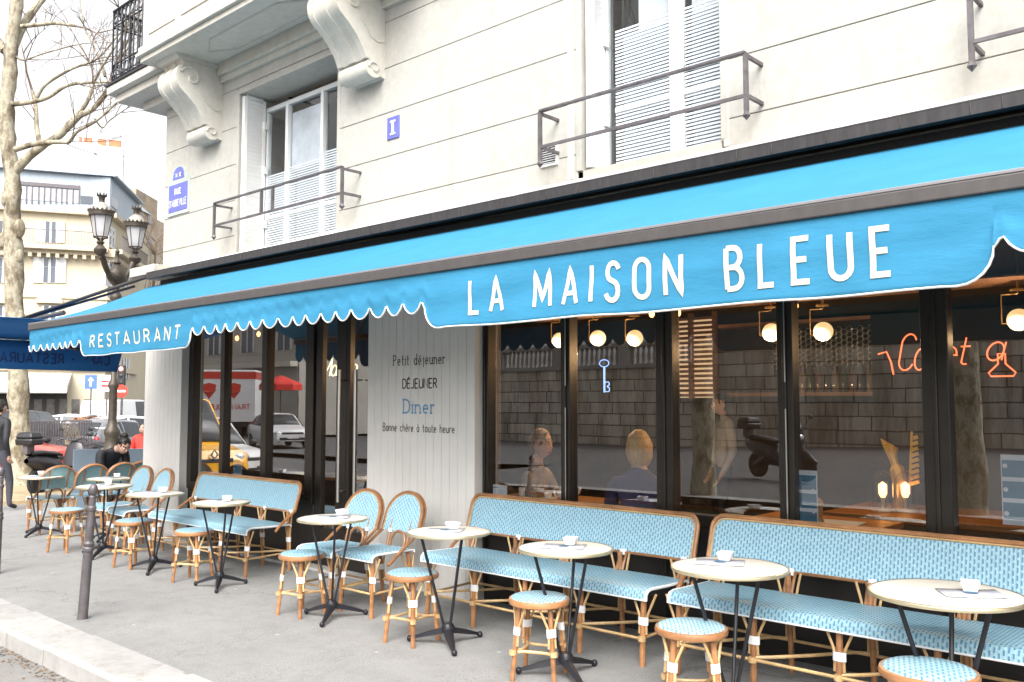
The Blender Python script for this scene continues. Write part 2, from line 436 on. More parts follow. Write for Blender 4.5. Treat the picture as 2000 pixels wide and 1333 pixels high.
# ------------------------------------------------------------------ a stroke alphabet (single-line letters, cap height 1)
def arc(cx, cy, rx, ry, a0, a1, n=9):
    return [(cx + rx * cos(radians(a0 + (a1 - a0) * i / n)), cy + ry * sin(radians(a0 + (a1 - a0) * i / n))) for i in range(n + 1)]
GL = {
 'A': (.50, [[(0, 0), (.25, 1), (.5, 0)], [(.09, .3), (.41, .3)]]),
 'B': (.42, [[(0, 0), (0, 1)], [(0, 1)] + arc(.18, .76, .21, .24, 90, -90) + [(0, .52)], [(0, .52)] + arc(.2, .26, .22, .26, 90, -90) + [(0, 0)]]),
 'C': (.44, [arc(.24, .74, .22, .26, 20, 180) + arc(.24, .26, .22, .26, 180, 340)]),
 'D': (.46, [[(0, 0), (0, 1)], [(0, 1)] + arc(.16, .68, .3, .32, 90, 0) + arc(.16, .32, .3, .32, 0, -90) + [(0, 0)]]),
 'E': (.38, [[(.38, 1), (0, 1), (0, 0), (.38, 0)], [(0, .52), (.32, .52)]]),
 'F': (.38, [[(.38, 1), (0, 1), (0, 0)], [(0, .52), (.32, .52)]]),
 'G': (.46, [arc(.24, .74, .22, .26, 20, 180) + arc(.24, .26, .22, .26, 180, 360) + [(.46, .45), (.27, .45)]]),
 'H': (.44, [[(0, 0), (0, 1)], [(.44, 0), (.44, 1)], [(0, .5), (.44, .5)]]),
 'I': (.04, [[(.02, 1), (.02, 0)]]),
 'J': (.34, [[(.32, 1)] + arc(.16, .2, .16, .2, 0, -160)]),
 'L': (.36, [[(0, 1), (0, 0), (.36, 0)]]),
 'M': (.60, [[(0, 0), (.03, 1), (.3, .2), (.57, 1), (.6, 0)]]),
 'N': (.48, [[(0, 0), (0, 1), (.48, 0), (.48, 1)]]),
 'O': (.46, [arc(.23, .74, .23, .26, 0, 180) + arc(.23, .26, .23, .26, 180, 360) + [(.46, .74)]]),
 'P': (.42, [[(0, 0), (0, 1)], [(0, 1)] + arc(.18, .75, .23, .25, 90, -90) + [(0, .5)]]),
 'R': (.44, [[(0, 0), (0, 1)], [(0, 1)] + arc(.18, .75, .22, .25, 90, -90) + [(0, .5)], [(.2, .5), (.44, 0)]]),
 'S': (.40, [arc(.21, .76, .19, .24, 15, 250) + arc(.19, .24, .2, .26, 75, -165)]),
 'T': (.44, [[(0, 1), (.44, 1)], [(.22, 1), (.22, 0)]]),
 'U': (.46, [[(0, 1)] + arc(.23, .24, .23, .24, 180, 360) + [(.46, 1)]]),
 'V': (.48, [[(0, 1), (.24, 0), (.48, 1)]]),
 'X': (.46, [[(0, 1), (.46, 0)], [(.46, 1), (0, 0)]]),
 '2': (.42, [arc(.21, .76, .2, .24, 170, -20) + [(0, 0), (.42, 0)]]),
 '7': (.4, [[(0, 1), (.4, 1), (.12, 0)]]),
 '8': (.42, [arc(.21, .76, .18, .24, 0, 360, 14), arc(.21, .26, .21, .26, 0, 360, 14)]),
 '1': (.16, [[(0, .8), (.14, 1), (.14, 0)]]),
 '-': (.26, [[(0, .48), (.26, .48)]]),
 "'": (.06, [[(.03, 1), (0, .78)]]),
 'a': (.38, [arc(.18, .3, .18, .3, 0, 360, 14), [(.36, .6), (.36, 0)]]),
 'c': (.34, [arc(.2, .3, .19, .3, 50, 310)]),
 'd': (.38, [arc(.18, .3, .18, .3, 0, 360, 14), [(.37, 1), (.37, 0)]]),
 'e': (.38, [[(.02, .32), (.37, .32)] + arc(.19, .3, .18, .3, 0, 310, 12)]),
 'h': (.36, [[(0, 1), (0, 0)], [(0, .36)] + arc(.18, .4, .18, .2, 180, 0) + [(.36, 0)]]),
 'i': (.04, [[(.02, .6), (.02, 0)], [(.02, .78), (.02, .84)]]),
 'j': (.14, [[(.12, .6), (.12, -.12)] + arc(0, -.12, .12, .14, 0, -80, 5), [(.12, .78), (.12, .84)]]),
 'n': (.36, [[(0, .6), (0, 0)], [(0, .36)] + arc(.18, .4, .18, .2, 180, 0) + [(.36, 0)]]),
 'o': (.38, [arc(.19, .3, .19, .3, 0, 360, 14)]),
 'r': (.24, [[(0, .6), (0, 0)], [(0, .36)] + arc(.18, .4, .18, .2, 180, 60, 5)]),
 't': (.26, [[(.1, .9), (.1, .1)] + arc(.2, .1, .1, .1, 180, 300, 5), [(0, .6), (.26, .6)]]),
 'u': (.36, [[(0, .6)] + arc(.18, .2, .18, .2, 180, 360) + [(.36, .6)], [(.36, .3), (.36, 0)]]),
 's': (.3, [arc(.15, .45, .14, .15, 30, 250) + arc(.15, .15, .15, .15, 75, -160)]),
 'f': (.24, [[(.08, 0), (.08, .82)] + arc(.18, .86, .10, .12, 180, 60, 5), [(0, .6), (.22, .6)]]),
 ' ': (.3, []),
}
for ch, base, acc in (('é', 'e', [(.14, .72), (.28, .92)]), ('è', 'e', [(.28, .72), (.14, .92)]), ('à', 'a', [(.26, .74), (.12, .92)]), ('É', 'E', [(.12, 1.08), (.27, 1.24)])):
    GL[ch] = (GL[base][0], GL[base][1] + [acc])
def strokes(s, track=.16, serif=False):
    x, out = 0.0, []
    for ch in s:
        w, st = GL[ch]
        for p in st:
            q = [(a + x, b) for a, b in p]; out.append(q)
            if serif and len(p) <= 12:
                for e, f in ((q[0], q[1]), (q[-1], q[-2])):
                    if abs(e[0] - f[0]) < 1e-3 and abs(e[1] - f[1]) > .2 and ch not in 'EF': out.append([(e[0] - .085, e[1]), (e[0] + .085, e[1])])
        x += w + track
    return out, x - track
def ribbon(mb, pts, th, f, lay):
    "a flat mitred strip of width th along pts, lay keeps crossing strokes off one plane"
    P = [Vector((a, b)) for a, b in pts]
    P = [p for i, p in enumerate(P) if i == 0 or (p - P[i - 1]).length > 1e-5]
    if len(P) < 2: return
    cl = (P[0] - P[-1]).length < 1e-4
    if cl: P = P[:-1]
    m = len(P); L, R = [], []
    for i in range(m):
        a = (P[i] - P[i - 1]) if (i or cl) else (P[1] - P[0]); b = (P[(i + 1) % m] - P[i]) if (i < m - 1 or cl) else (P[-1] - P[-2])
        a.normalize(); b.normalize(); na, nb = Vector((-a.y, a.x)), Vector((-b.y, b.x))
        n = na + nb; n = n.normalized() if n.length > 1e-5 else na
        k = th / 2 / max(.66, n.dot(na))
        L.append(P[i] + n * k); R.append(P[i] - n * k)
    if cl: L.append(L[0]); R.append(R[0])
    mb.grid([[f(p.x, p.y, lay) for p in L], [f(p.x, p.y, lay) for p in R]])
class Words(list):
    def build(s, name, m, parent, **kw):                      # one object per word
        for b in s: b.build(name, m, parent, **kw)
def letters(s, h, th, f, wscale=1.0, track=.16, serif=False, width=None, slant=0, dens=False):
    if ' ' in s.strip():
        tot = strokes(s, track, serif)[1]; x = 0.0; out = Words(); w1 = (width - th) / (tot * (h - th))
        for wd in s.split(' '):
            ww = strokes(wd, track, serif)[1]; ox = x * (h - th) * w1
            out.append(letters(wd, h, th, lambda a, b, l, ox=ox: f(a + ox, b, l), width=ww * (h - th) * w1 + th, serif=serif, track=track, slant=slant, dens=dens)); x += ww + 2 * track + GL[' '][0]
        return out
    st, w = strokes(s, track, serif); mb = MB(); h -= th
    if width: width -= th
    if width: wscale = width / (w * h)
    if dens: st = [[(a[0] + (b[0] - a[0]) * k / n, a[1] + (b[1] - a[1]) * k / n) for a, b in zip(p, p[1:]) for n in (max(1, int(math.hypot(b[0] - a[0], b[1] - a[1]) / .12)),) for k in range(n)] + [p[-1]] for p in st]
    for i, p in enumerate(st):
        ribbon(mb, [((a + slant * b) * h * wscale + th / 2, b * h + th / 2) for a, b in p], th, f, 0.0006 + 0.0003 * (i % 5))
    return mb
def neon(s, h, r, f, wscale=1, track=.05):
    st, w = strokes(s, track); mb = MB()
    for p in st: mb.tube(smoothpath([f(a * h * wscale, b * h) for a, b in p], 2), r, 6)
    return mb

# ------------------------------------------------------------------ ground, road, kerb
XS = [-300, -60, -40, -22, -16, -10, -4, 4, 14, 300]
def sheet(name, x0, x1, y0, y1, dz, m):
    xs = sorted({x0, x1, *[x for x in XS if x0 < x < x1]})
    mb = MB(); mb.grid([[Vector((x, y, zg(x) + dz)) for x in xs] for y in (y0, y1)])
    return struct(mb.build(name, m, fix=False, smooth=0))
sheet('ground', -300, 300, -300, 300, -.150, M['farroad'])
sheet('road', -90, 14, -5.6, 2.33, -.130, M['road'])
sheet('gutter', -90, 14, 1.93, 2.325, -.126, M['cobble'])
sheet('far_road', -90, -17.9, -5, 40, -.118, M['farroad'])
sheet('pavement', -17.8, 14, 2.60, 60, 0, M['pave'])
sheet('opposite_pavement', -16, 30, -9.0, -2.4, .02, M['farroad'])
sheet('opposite_kerb', -16, 30, -2.75, -2.38, .045, M['kerb'])
mb = MB(); x = -19.0
while x < 6:
    L = 1.15 + random.uniform(-.1, .15); z = zg(x + L / 2) + .004
    a, b = x + .006, x + L - .006
    pr = [(2.295, z - .16), (2.30, z - .03), (2.325, z - .004), (2.36, z), (2.62, z), (2.62, z - .16)]
    mb.prism(pr, lambda u, v, d: Vector((d, u + random.uniform(-.003, .003), v)), a, b)
    x += L
struct(mb.build('kerb', M['kerb'], smooth=30))
mb = MB(); random.seed(21)                                      # dead leaves and grit lying in the gutter
for i in range(900):
    x = random.uniform(-9, -3.5); y = 2.29 - abs(random.gauss(0, .07)); z = zg(x) - .122; s = random.uniform(.003, .013); e = Euler((random.uniform(-.4, .4), random.uniform(-.4, .4), random.uniform(0, 6))).to_matrix()
    mb.add([Vector((x, y, z)) + e @ Vector(q) for q in ((-s, -s * .6, 0), (s, -s * .5, 0), (s * .8, s * .6, 0), (-s * .7, s * .5, s * .2))], [(0, 1, 2, 3)])
struct(mb.build('gutter_litter', mat('dead leaves', (.16, .10, .05), .9, var=.7, vs=30), smooth=0, fix=False), 'stuff')
mb = MB(); mb.prism(arc(0, 0, 2.6, 1.9, 0, 360, 20)[:-1], lambda u, v, d: Vector((-19.6 + u, 6.6 + v * 1.4, zg(-19) + d)), -.1, .12)
struct(mb.build('tree_bed', mat('dry earth', (0.36, 0.28, 0.17), 0.95, var=.3, vs=4, bump=.4, bs=30)))

# ------------------------------------------------------------------ the corner building
BLD = thing('corner_building', 'cream stone corner building with balcony and ground floor restaurant under the long blue awning', 'building')
W = 5.08
def strip_rows(mb, z0, z1, x0, x1, holes, y0, y1):
    "one course of stones, broken where the openings are"
    cuts = [(a, b) for a, b, c, d in holes if c < z1 - .02 and d > z0 + .02]
    xs = x0
    for a, b in sorted(cuts) + [(x1, x1)]:
        if a > xs: mb.bx(xs, a, y0, y1, z0, z1)
        xs = b
holes = [(-8.72, -6.86, 3.06, 4.93), (-3.99, -2.79, 3.16, 5.20), (-0.55, 0.9, 3.16, 5.2)]
mb = MB(); zz = [3.04, 3.345, 3.735, 4.135, 4.55, 4.98, 5.40, 5.82, 6.24, 6.66, 7.1, 7.6]
for a, b in zip(zz, zz[1:]): strip_rows(mb, a + .0028, b - .0028, -10.35, 4.2, holes, W, W + .13)
mb.build('wall', M['stone'], BLD, bevel=.004)
mb = MB()
for a, b in ((3.04, 4.93), (4.93, 5.2), (5.2, 7.6)): strip_rows(mb, a, b, -10.33, 4.2, holes, W + .014, W + .45)
mb.bx(-10.33, -9.9, 5.5, 16, 2.9, 7.6); mb.bx(-10.2, 4.2, 15.5, 16, 0, 7.6)
mb.bx(-10.33, 4.2, 5.5, 16, 7.6, 7.7)
mb.build('backing_wall', M['groove'], BLD)
# reveals + window frames
def window(x0, x1, z0, z1, depth, sh_x, sh_w, bars, blind_z, panes):
    y = W + depth
    mb = MB()
    mb.bx(x0 - .05, x0, W - .006, y + .12, z0, z1 + .05); mb.bx(x1, x1 + .05, W - .006, y + .12, z0, z1 + .05); mb.bx(x0, x1, W - .004, y + .12, z1, z1 + .05)
    mb.bx(x0, x1, W + .01, y + .12, z0 - .08, z0)
    f = mb.build('window_surround', M['stone'], BLD, bevel=.004)
    mb = MB()
    a, b = x0 + .03, x1 - .01
    zt = z1 - .10
    mb.bx(a, a + .05, y, y + .06, z0, zt); mb.bx(b - .05, b, y, y + .06, z0, zt); mb.bx(a + .05, b - .05, y, y + .06, zt - .05, zt); mb.bx(a + .05, b - .05, y, y + .06, z0, z0 + .06)
    for bxx, w in bars: mb.bx(bxx - w / 2, bxx + w / 2, y - .012, y + .05, z0 + .06, zt - .05)
    zz2 = z0 + .46
    for p0, p1 in panes: mb.bx(p0, p1, y + .004, y + .045, zz2 - .018, zz2 + .018)
    win = mb.build('window', M['wframe'], BLD, bevel=.004)
    mb = MB(); mb.bx(a + .04, b - .04, y + .024, y + .03, z0 + .05, zt - .04); mb.build('pane', M['upglass'], win)
    mb = MB(); mb.bx(a, b, y + .36, y + .38, z0, zt); mb.build('backdrop', M['dimroom'], win)  # opaque sheet whose dark colour stands for the unlit room
    for (p0, p1), bz in zip(panes, blind_z):
        mb = MB(); z = z0 + .06
        while z < bz: mb.bx(p0, p1, y + .016, y + .0215, z, z + .0150); z += .026
        mb.build('striped_film', M['film'], win)
        mb = MB(); mb.bx(p0, p1, y + .12, y + .125, z0 + .04, bz); mb.build('net_curtain', M['net'], win)
    # folded shutter in the jamb
    mb = MB(); yy0, yy1 = W + .015, W + depth - .02
    mb.bx(sh_x, sh_x + .03, yy0, yy0 + .035, z0 + .02, z1 - .03); mb.bx(sh_x, sh_x + .03, yy1 - .035, yy1, z0 + .02, z1 - .03)
    nsl = int((z1 - z0) / .045)
    for i in range(nsl):
        z = z0 + .03 + i * .045
        mb.box((sh_x + .016, (yy0 + yy1) / 2, z + .02), (.012, yy1 - yy0 - .07, .05), ry=.5)
    mb.bx(sh_x - .02, sh_x - .004, yy0, yy1, z0 + .02, z1 - .03)
    s = mb.build('shutter', M['white'], BLD)
    for z in (z0 + .35, z0 + .95, z1 - .35): mb = MB(); mb.bx(sh_x + .028, sh_x + .05, yy1 - .03, yy1 + .025, z, z + .08); mb.build('hinge', M['white'], s)
    return win
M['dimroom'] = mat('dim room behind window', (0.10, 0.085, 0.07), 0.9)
M['film'] = mat('white striped film', (0.60, 0.64, 0.68), 0.5, var=.03)
M['net'] = mat('pale net curtain', (0.33, 0.38, 0.43), 0.8, var=.06)
w1 = window(-8.67, -6.90, 3.10, 4.90, .30, -8.62, .27, [(-8.20, .045), (-7.56, .05)], [4.02, 4.05, 4.10], [(-8.59, -8.225), (-8.175, -7.59), (-7.53, -6.96)])
mb = MB(); mb.bx(-8.17, -7.60, W + .345, W + .35, 4.02, 4.66); mb.build('roller_blind', mat('light blind', (0.72, 0.72, 0.76), .7), w1)
w2 = window(-3.95, -2.82, 3.22, 5.15, .20, -3.90, .18, [(-3.27, .10)], [4.28, 4.28], [(-3.80, -3.33), (-3.21, -2.89)])
w3 = window(-.50, .85, 3.22, 5.15, .20, -.45, .18, [(.20, .10)], [4.28, 4.28], [(-.35, .14), (.26, .78)])
mb = MB(); mb.bx(-3.66, -3.33, W + .32, W + .325, 4.28, 5.0); mb.build('roller_blind', bpy.data.materials['light blind'], w2)
mb = MB(); mb.bx(-3.21, -2.89, W + .32, W + .325, 4.28, 5.0); mb.build('roller_blind', bpy.data.materials['light blind'], w2)
for x0, x1 in ((-4.08, -4.02), (-2.80, -2.76)): mb = MB(); mb.bx(x0, x1, W - .004, W + .05, 3.17, 5.2); mb.build('window_moulding', M['carved'], BLD)

# guard rails
def guard_rail(x0, x1, zt, zb, mid=()):
    y = W - .21; mb = MB()
    mb.bx(x0, x1, y - .018, y + .018, zt - .014, zt)
    mb.bx(x0, x1, y - .009, y + .009, zb - .010, zb + .010)
    for x in (x0, x1):
        mb.bx(x - .013, x + .013, y - .012, y + .012, zb - .10, zt - .014)
        mb.lathe([(0, 0), (.026, .03), (.016, .055)], (x, y, zb - .155), 6)
        mb.bx(x - .010, x + .010, y + .012, W + .01, zb - .011, zb + .011); mb.bx(x - .010, x + .010, y + .018, W + .01, zt - .038, zt - .016)
    for x in mid: mb.bx(x - .014, x + .014, y - .012, y + .012, zb, zt - .02)
    return mb.build('guard_rail', M['iron'], BLD, bevel=.003)
guard_rail(-8.78, -6.53, 3.68, 3.43, (-7.86, -7.66))
guard_rail(-4.17, -2.53, 3.665, 3.39)
guard_rail(-1.275, 0.9, 3.665, 3.37)

# balcony
def rail_iron(mb, p0, p1, z0, z1, sp=.11):
    p0, p1 = Vector(p0), Vector(p1); L = (p1 - p0).length; d = (p1 - p0) / L; n = int(L / sp)
    def bar(a, b, r): mb.tube([a, b], r, 6)
    for z, r in ((z0 + .06, .012), (z0 + .24, .010), (z1 - .2, .010), (z1, .02)): bar((p0.x, p0.y, z), (p1.x, p1.y, z), r)
    for i in range(n + 1):
        p = p0 + d * (L * i / n); bar((p.x, p.y, z0), (p.x, p.y, z1), .011)
        if i < n:
            q = p + d * (L / n / 2)
            for zc, rr in ((z0 + .15, .042), (z1 - .1, .045)):
                mb.tube([Vector((q.x, q.y, zc)) + d * (rr * cos(a)) + Vector((0, 0, rr * 1.5 * sin(a))) for a in [2 * pi * k / 10 for k in range(10)]], .008, 4, closed=True)
bal = MB()
bal.bx(-9.62, -5.55, 4.40, W + .02, 5.30, 5.36); bal.bx(-9.66, -5.5, 4.36, W + .02, 5.36, 5.40); bal.bx(-9.64, -5.52, 4.38, W + .02, 5.40, 5.47)
bal.bx(-9.60, -5.56, 4.41, 4.55, 5.47, 6.3); bal.bx(-9.60, -9.46, 4.55, 5.1, 5.47, 6.3)
for xa, xb in ((-9.45, -8.85), (-8.72, -6.3)):           # raised panel mouldings on the parapet
    for z in (5.58, 6.1): bal.bx(xa, xb, 4.398, 4.41, z, z + .03)
    for x in (xa, xb - .03): bal.bx(x, x + .03, 4.398, 4.41, 5.61, 6.1)
bal.bx(-9.02, -5.55, 4.99, W + .02, 5.17, 5.30); bal.bx(-9.02, -5.55, 5.035, W + .02, 5.10, 5.17)
balo = bal.build('balcony', M['carved'], BLD, bevel=.008)
mb = MB()
for cx in (-7.8,):
    q = [(cx - .95, 4.74), (cx - .62, 4.58), (cx + .62, 4.58), (cx + .95, 4.74), (cx + .62, 4.92), (cx - .62, 4.92)]
    mb.tube([(a, b, 5.296) for a, b in q], .012, 4, closed=True)
mb.build('soffit_moulding', M['carved'], balo)
mb = MB(); mb.bx(-10.95, -9.63, 4.60, 8.5, 5.30, 5.40); mb.bx(-10.85, -9.63, 4.68, 8.4, 5.20, 5.30); mb.bx(-10.6, -9.63, 4.9, 8.4, 5.10, 5.20)
cs = mb.build('corner_balcony', M['carved'], BLD, bevel=.01)
mb = MB(); mb.bx(-10.97, -9.64, 4.58, 8.5, 5.40, 5.425); mb.build('edge_strip', M['ironblack'], cs)
mb = MB(); rail_iron(mb, (-10.9, 4.64, 0), (-9.66, 4.64, 0), 5.425, 6.35); rail_iron(mb, (-10.9, 4.64, 0), (-10.9, 8.4, 0), 5.425, 6.35)
mb.build('iron_railing', M['ironblack'], cs, smooth=0)
def corbel(fn, wd):
    "S-shaped console with scrolls; fn(d, z, w): d out from the wall, w across"
    pts = [(0, .78), (.56, .78)] + arc(.44, .56, .185, .20, 62, -60, 8) + [(.47, .34), (.36, .24), (.28, .13), (.235, .03)] + arc(.14, -.05, .105, .10, 50, -140, 8) + [(0, -.13)]
    mb = MB()
    mb.prism(pts, lambda u, v, d: fn(u, v, d), -wd / 2, wd / 2)
    ed = [(.56, .78)] + pts[2:11] + pts[11:15]
    for w0, w1 in ((-wd / 2 - .008, -wd / 2 + .06), (-.05, .05), (wd / 2 - .06, wd / 2 + .008)):   # raised fillets down the front
        rows = []
        for w in (w0, w1): rows.append([fn(u + .014, v - .002, w) for u, v in ed])
        mb.grid(rows); mb.grid([[fn(u - .03, v, w0) for u, v in ed], [fn(u + .014, v - .002, w0) for u, v in ed]]); mb.grid([[fn(u - .03, v, w1) for u, v in ed], [fn(u + .014, v - .002, w1) for u, v in ed]])
    for sgn in (-1, 1):
        w = sgn * (wd / 2 + .004)
        sp = [(.43 + (.15 - .0105 * k) * cos(.5 * k + .3), .58 + (.15 - .0105 * k) * sin(.5 * k + .3)) for k in range(14)]
        mb.tube([fn(u, v, w) for u, v in sp], .016, 5)
        mb.tube([fn(u, v, w) for u, v in ((.33, .44), (.25, .36), (.18, .27), (.10, .24), (.03, .26))], .010, 5)
        sp = [(.135 + (.075 - .006 * k) * cos(.6 * k), -.05 + (.075 - .006 * k) * sin(.6 * k)) for k in range(11)]
        mb.tube([fn(u, v, w) for u, v in sp], .011, 5)
    for w0, w1 in ((-wd / 2 - .03, wd / 2 + .03),):
        mb.prism([(0, .78), (.62, .78), (.66, .84), (0, .84)], lambda u, v, d: fn(u, v, d), w0, w1)
    return mb
for cx in (-9.23, -6.40):
    corbel(lambda d, z, w, cx=cx: Vector((cx + w, W - d * .88, 4.57 + z * .87)), .40).build('corbel', M['carved'], BLD, smooth=40)
corbel(lambda d, z, w: Vector((-10.34 - d * .88, 5.75 + w, 4.57 + z * .87)), .40).build('corbel', M['carved'], BLD, smooth=40)
mb = MB(); mb.bx(-5.5, 4.2, W - .05, W, 5.02, 5.10); mb.bx(-5.5, 4.2, W - .09, W, 5.10, 5.2); mb.build('string_course', M['carved'], BLD, bevel=.008)
mb = MB(); mb.bx(-10.36, 4.2, 4.86, W + .1, 3.035, 3.065); mb.bx(-10.62, -10.0, 4.80, 5.3, 3.03, 3.14)
mb.build('ledge', M['stone'], BLD, bevel=.006)
mb = MB(); mb.tube([(-9.9, W - .03, 3.125), (-5, W - .03, 3.14), (4, W - .03, 3.135)], .014, 8)
for x in (-7.2, -6.95, -4.6, -2.02, -1.8): mb.box((x, W - .045, 3.13), (.12, .03, .03))
mb.build('cable_conduit', M['white'], BLD)

# street signs on the wall
def sign_letters(parent, s, xc, z, h, w, y, m, th=.006, serif=True):
    letters(s, h, th, lambda a, b, l: Vector((xc - w / 2 + a, y - l, z + b)), width=w, serif=serif).build('lettering', m, parent, smooth=0)
t = thing('street_sign', 'blue enamel street sign reading RUE D\'ABBEVILLE with rounded top on the facade corner', 'street sign', (0, 0, 0))
mb = MB(); X0, X1, Z0 = -10.24, -9.72, 3.755
out = [(X0, Z0), (X1, Z0), (X1, Z0 + .40)] + arc(X1 - .06, Z0 + .42, .06, .05, 0, 90, 3) + arc(-9.98, Z0 + .44, .17, .15, 20, 160, 8) + arc(X0 + .06, Z0 + .42, .06, .05, 90, 180, 3) + [(X0, Z0 + .40)]
mb.prism(out, lambda u, v, d: Vector((u, W - d, v)), 0, .014); mb.build('back_plate', M['enamelgreen'], t)
mb = MB(); mb.bx(X0 + .035, X1 - .035, W - .018, W - .0145, Z0 + .04, Z0 + .37); mb.build('name_panel', M['enamel'], t, bevel=.001)
mb = MB(); mb.prism([(-10.12, Z0 + .425), (-9.84, Z0 + .425), (-9.86, Z0 + .50)] + arc(-9.98, Z0 + .5, .12, .07, 0, 180, 8), lambda u, v, d: Vector((u, W - d, v)), .0145, .018); mb.build('district_panel', M['enamel'], t)
sign_letters(t, 'RUE', -9.98, Z0 + .24, .075, .16, W - .019, M['white'], .015)
sign_letters(t, "D'ABBEVILLE", -9.98, Z0 + .10, .085, .42, W - .019, M['white'], .010, False)
sign_letters(t, 'X E', -9.98, Z0 + .45, .05, .14, W - .019, M['white'], .011)
t = thing('house_number_plaque', 'small blue square plaque with a white number 1 on the stone wall', 'plaque')
mb = MB(); mb.bx(-6.145, -5.985, W - .012, W, 3.88, 4.08); mb.build('plate', M['enamel'], t, bevel=.002)
mb = MB(); mb.bx(-6.08, -6.05, W - .016, W - .0125, 3.92, 4.04); mb.bx(-6.10, -6.03, W - .0165, W - .0128, 3.915, 3.932); mb.bx(-6.10, -6.03, W - .0165, W - .0128, 4.028, 4.045); mb.build('numeral', M['white'], t, smooth=0)
t = thing('vent_grille', 'small square vent grille with dark slats on the wall below the guard rail', 'vent')
mb = MB(); x0, x1, z0, z1 = -4.34, -4.17, 3.305, 3.475
mb.bx(x0, x0 + .015, W - .018, W, z0, z1); mb.bx(x1 - .015, x1, W - .018, W, z0, z1); mb.bx(x0 + .015, x1 - .015, W - .018, W, z0, z0 + .015); mb.bx(x0 + .015, x1 - .015, W - .018, W, z1 - .015, z1)
for i in range(8): mb.box(((x0 + x1) / 2, W - .01, z0 + .025 + i * .0175), (x1 - x0 - .03, .012, .005), rx=.5)
mb.build('frame', M['white'], t); mb = MB(); mb.bx(x0 + .014, x1 - .014, W - .003, W - .001, z0 + .014, z1 - .014); mb.build('opening', M['ironblack'], t)

# ------------------------------------------------------------------ the long blue awning
AW = thing('shop_awning', 'long bright blue awning with scalloped valance lettered LA MAISON BLEUE and RESTAURANT along the facade', 'awning', (0, 0, 0))
AX0, AX1, AY = -10.09, 1.6, 3.53
mb = MB(); mb.bx(AX0 + .12, AX1, 4.70, 4.76, 2.945, 3.012); mb.bx(AX0 + .12, AX1, 4.70, W - .02, 3.012, 3.022)
for i in range(46): mb.box((AX0 + .3 + i * .25 + random.uniform(-.1, .1), 4.6985, 2.98), (.006, .004, .06))
c = mb.build('cassette', M['cassette'], AW, bevel=.004)
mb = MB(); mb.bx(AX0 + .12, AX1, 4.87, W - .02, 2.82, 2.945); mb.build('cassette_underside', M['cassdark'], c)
rows = []
nx, ny = 150, 10
def canopy_z(x, t): return 2.875 + (2.362 - 2.875) * t - .03 * sin(pi * t) * (.6 + .4 * sin(x * 1.1)) + .004 * sin(x * 5.3 + t * 3) * sin(pi * t)
for j in range(ny + 1):
    t = j / ny
    rows.append([Vector((AX0 + (AX1 - AX0) * i / nx, 4.80 + (3.545 - 4.80) * t, canopy_z(AX0 + (AX1 - AX0) * i / nx, t))) for i in range(nx + 1)])
mb = MB(); mb.grid(rows); mb.build('canopy', M['canvas'], AW, solid=.003)
mb = MB(); mb.bx(AX0, AX1, 3.50, 3.565, 2.292, 2.350)
b = mb.build('front_bar', M['bar'], AW, bevel=.006)
mb = MB(); mb.bx(AX0, AX1, 3.503, 3.562, 2.351, 2.366); mb.build('bar_lip', M['barlight'], b, bevel=.003)
# valance outline: (x, z) along the bottom edge
bot = [(AX0 - .02, 2.12)]
def scal(x0, x1, n):
    w = (x1 - x0) / n; o = []
    for i in range(n):
        for k in range(10):
            a = k / 9
            o.append((x0 + w * (i + .04 + .92 * a), 2.125 - .062 * sin(pi * a) ** .75))
    return o
def panel(x0, x1, zb=1.972, r=.11):
    return [(x0 - .015, 2.12), (x0 + .005, 2.09)] + [(x0 + .006 + r * (1 - cos(radians(a))), zb + r * (1 - sin(radians(a)))) for a in (0, 15, 30, 45, 60, 75, 90)] + \
           [(x0 + (x1 - x0) * i / 120, zb + .003 * sin(i * .18)) for i in range(8, 113)] + [(x1 - .006 - r * (1 - cos(radians(a))), zb + r * (1 - sin(radians(a)))) for a in (90, 75, 60, 45, 30, 15, 0)] + [(x1 - .005, 2.09), (x1 + .015, 2.12)]
bot = scal(AX0 - .01, -8.78, 8) + panel(-8.75, -6.64) + scal(-6.62, -3.93, 16) + panel(-3.905, -.862, 1.965, .13) + scal(-.84, 1.6, 14)
def val_y(x, t): return AY - .012 + .010 * sin(x * 2.3) * t + .008 * sin(x * 6.1 + 1 + t * 1.5) * t + .006 * sin(x * 13 + 2 * t) * t * t + .004 * sin(x * 3.1 + t * 9) * sin(pi * t)
rows = []
for j in range(17):
    t = j / 16
    rows.append([Vector((x, val_y(x, t), 2.298 + (z - 2.298) * t)) for x, z in bot])
mb = MB(); mb.grid(rows); va = mb.build('valance', M['canvas'], AW, solid=.003, smooth=60)
mb = MB(); mb.tube([Vector((x, val_y(x, 1) - .001, z)) for x, z in bot], .0075, 6, flat=.6); mb.build('white_edging', M['white'], va)
vf = lambda x0, z0: (lambda a, b, l: Vector((x0 + a, val_y(x0 + a, (2.298 - z0 - b) / .33) - .0045 - l, z0 + b)))
letters('LA MAISON BLEUE', .204, .0245, vf(-3.53, 2.022), width=2.31, track=.50, dens=True).build('restaurant_name_lettering', M['cream'], va, smooth=0)
letters('RESTAURANT', .126, .019, vf(-8.54, 2.040), width=1.72, track=.42, dens=True).build('restaurant_lettering', M['cream'], va, smooth=0)
for x in (-9.0, -6.2, -3.6, -.9):                                # folding arms under the canvas
    mb = MB(); e = Vector((x + 1.15, 4.15, 2.52)); mb.tube([(x, 4.95, 2.80), e], .026, 8); mb.tube([e, (x + .25, 3.56, 2.33)], .022, 8); mb.ball(e, .038)
    mb.build('folding_arm', M['black'], AW)
P = Vector((AX0 + .12, 4.78, 2.93))
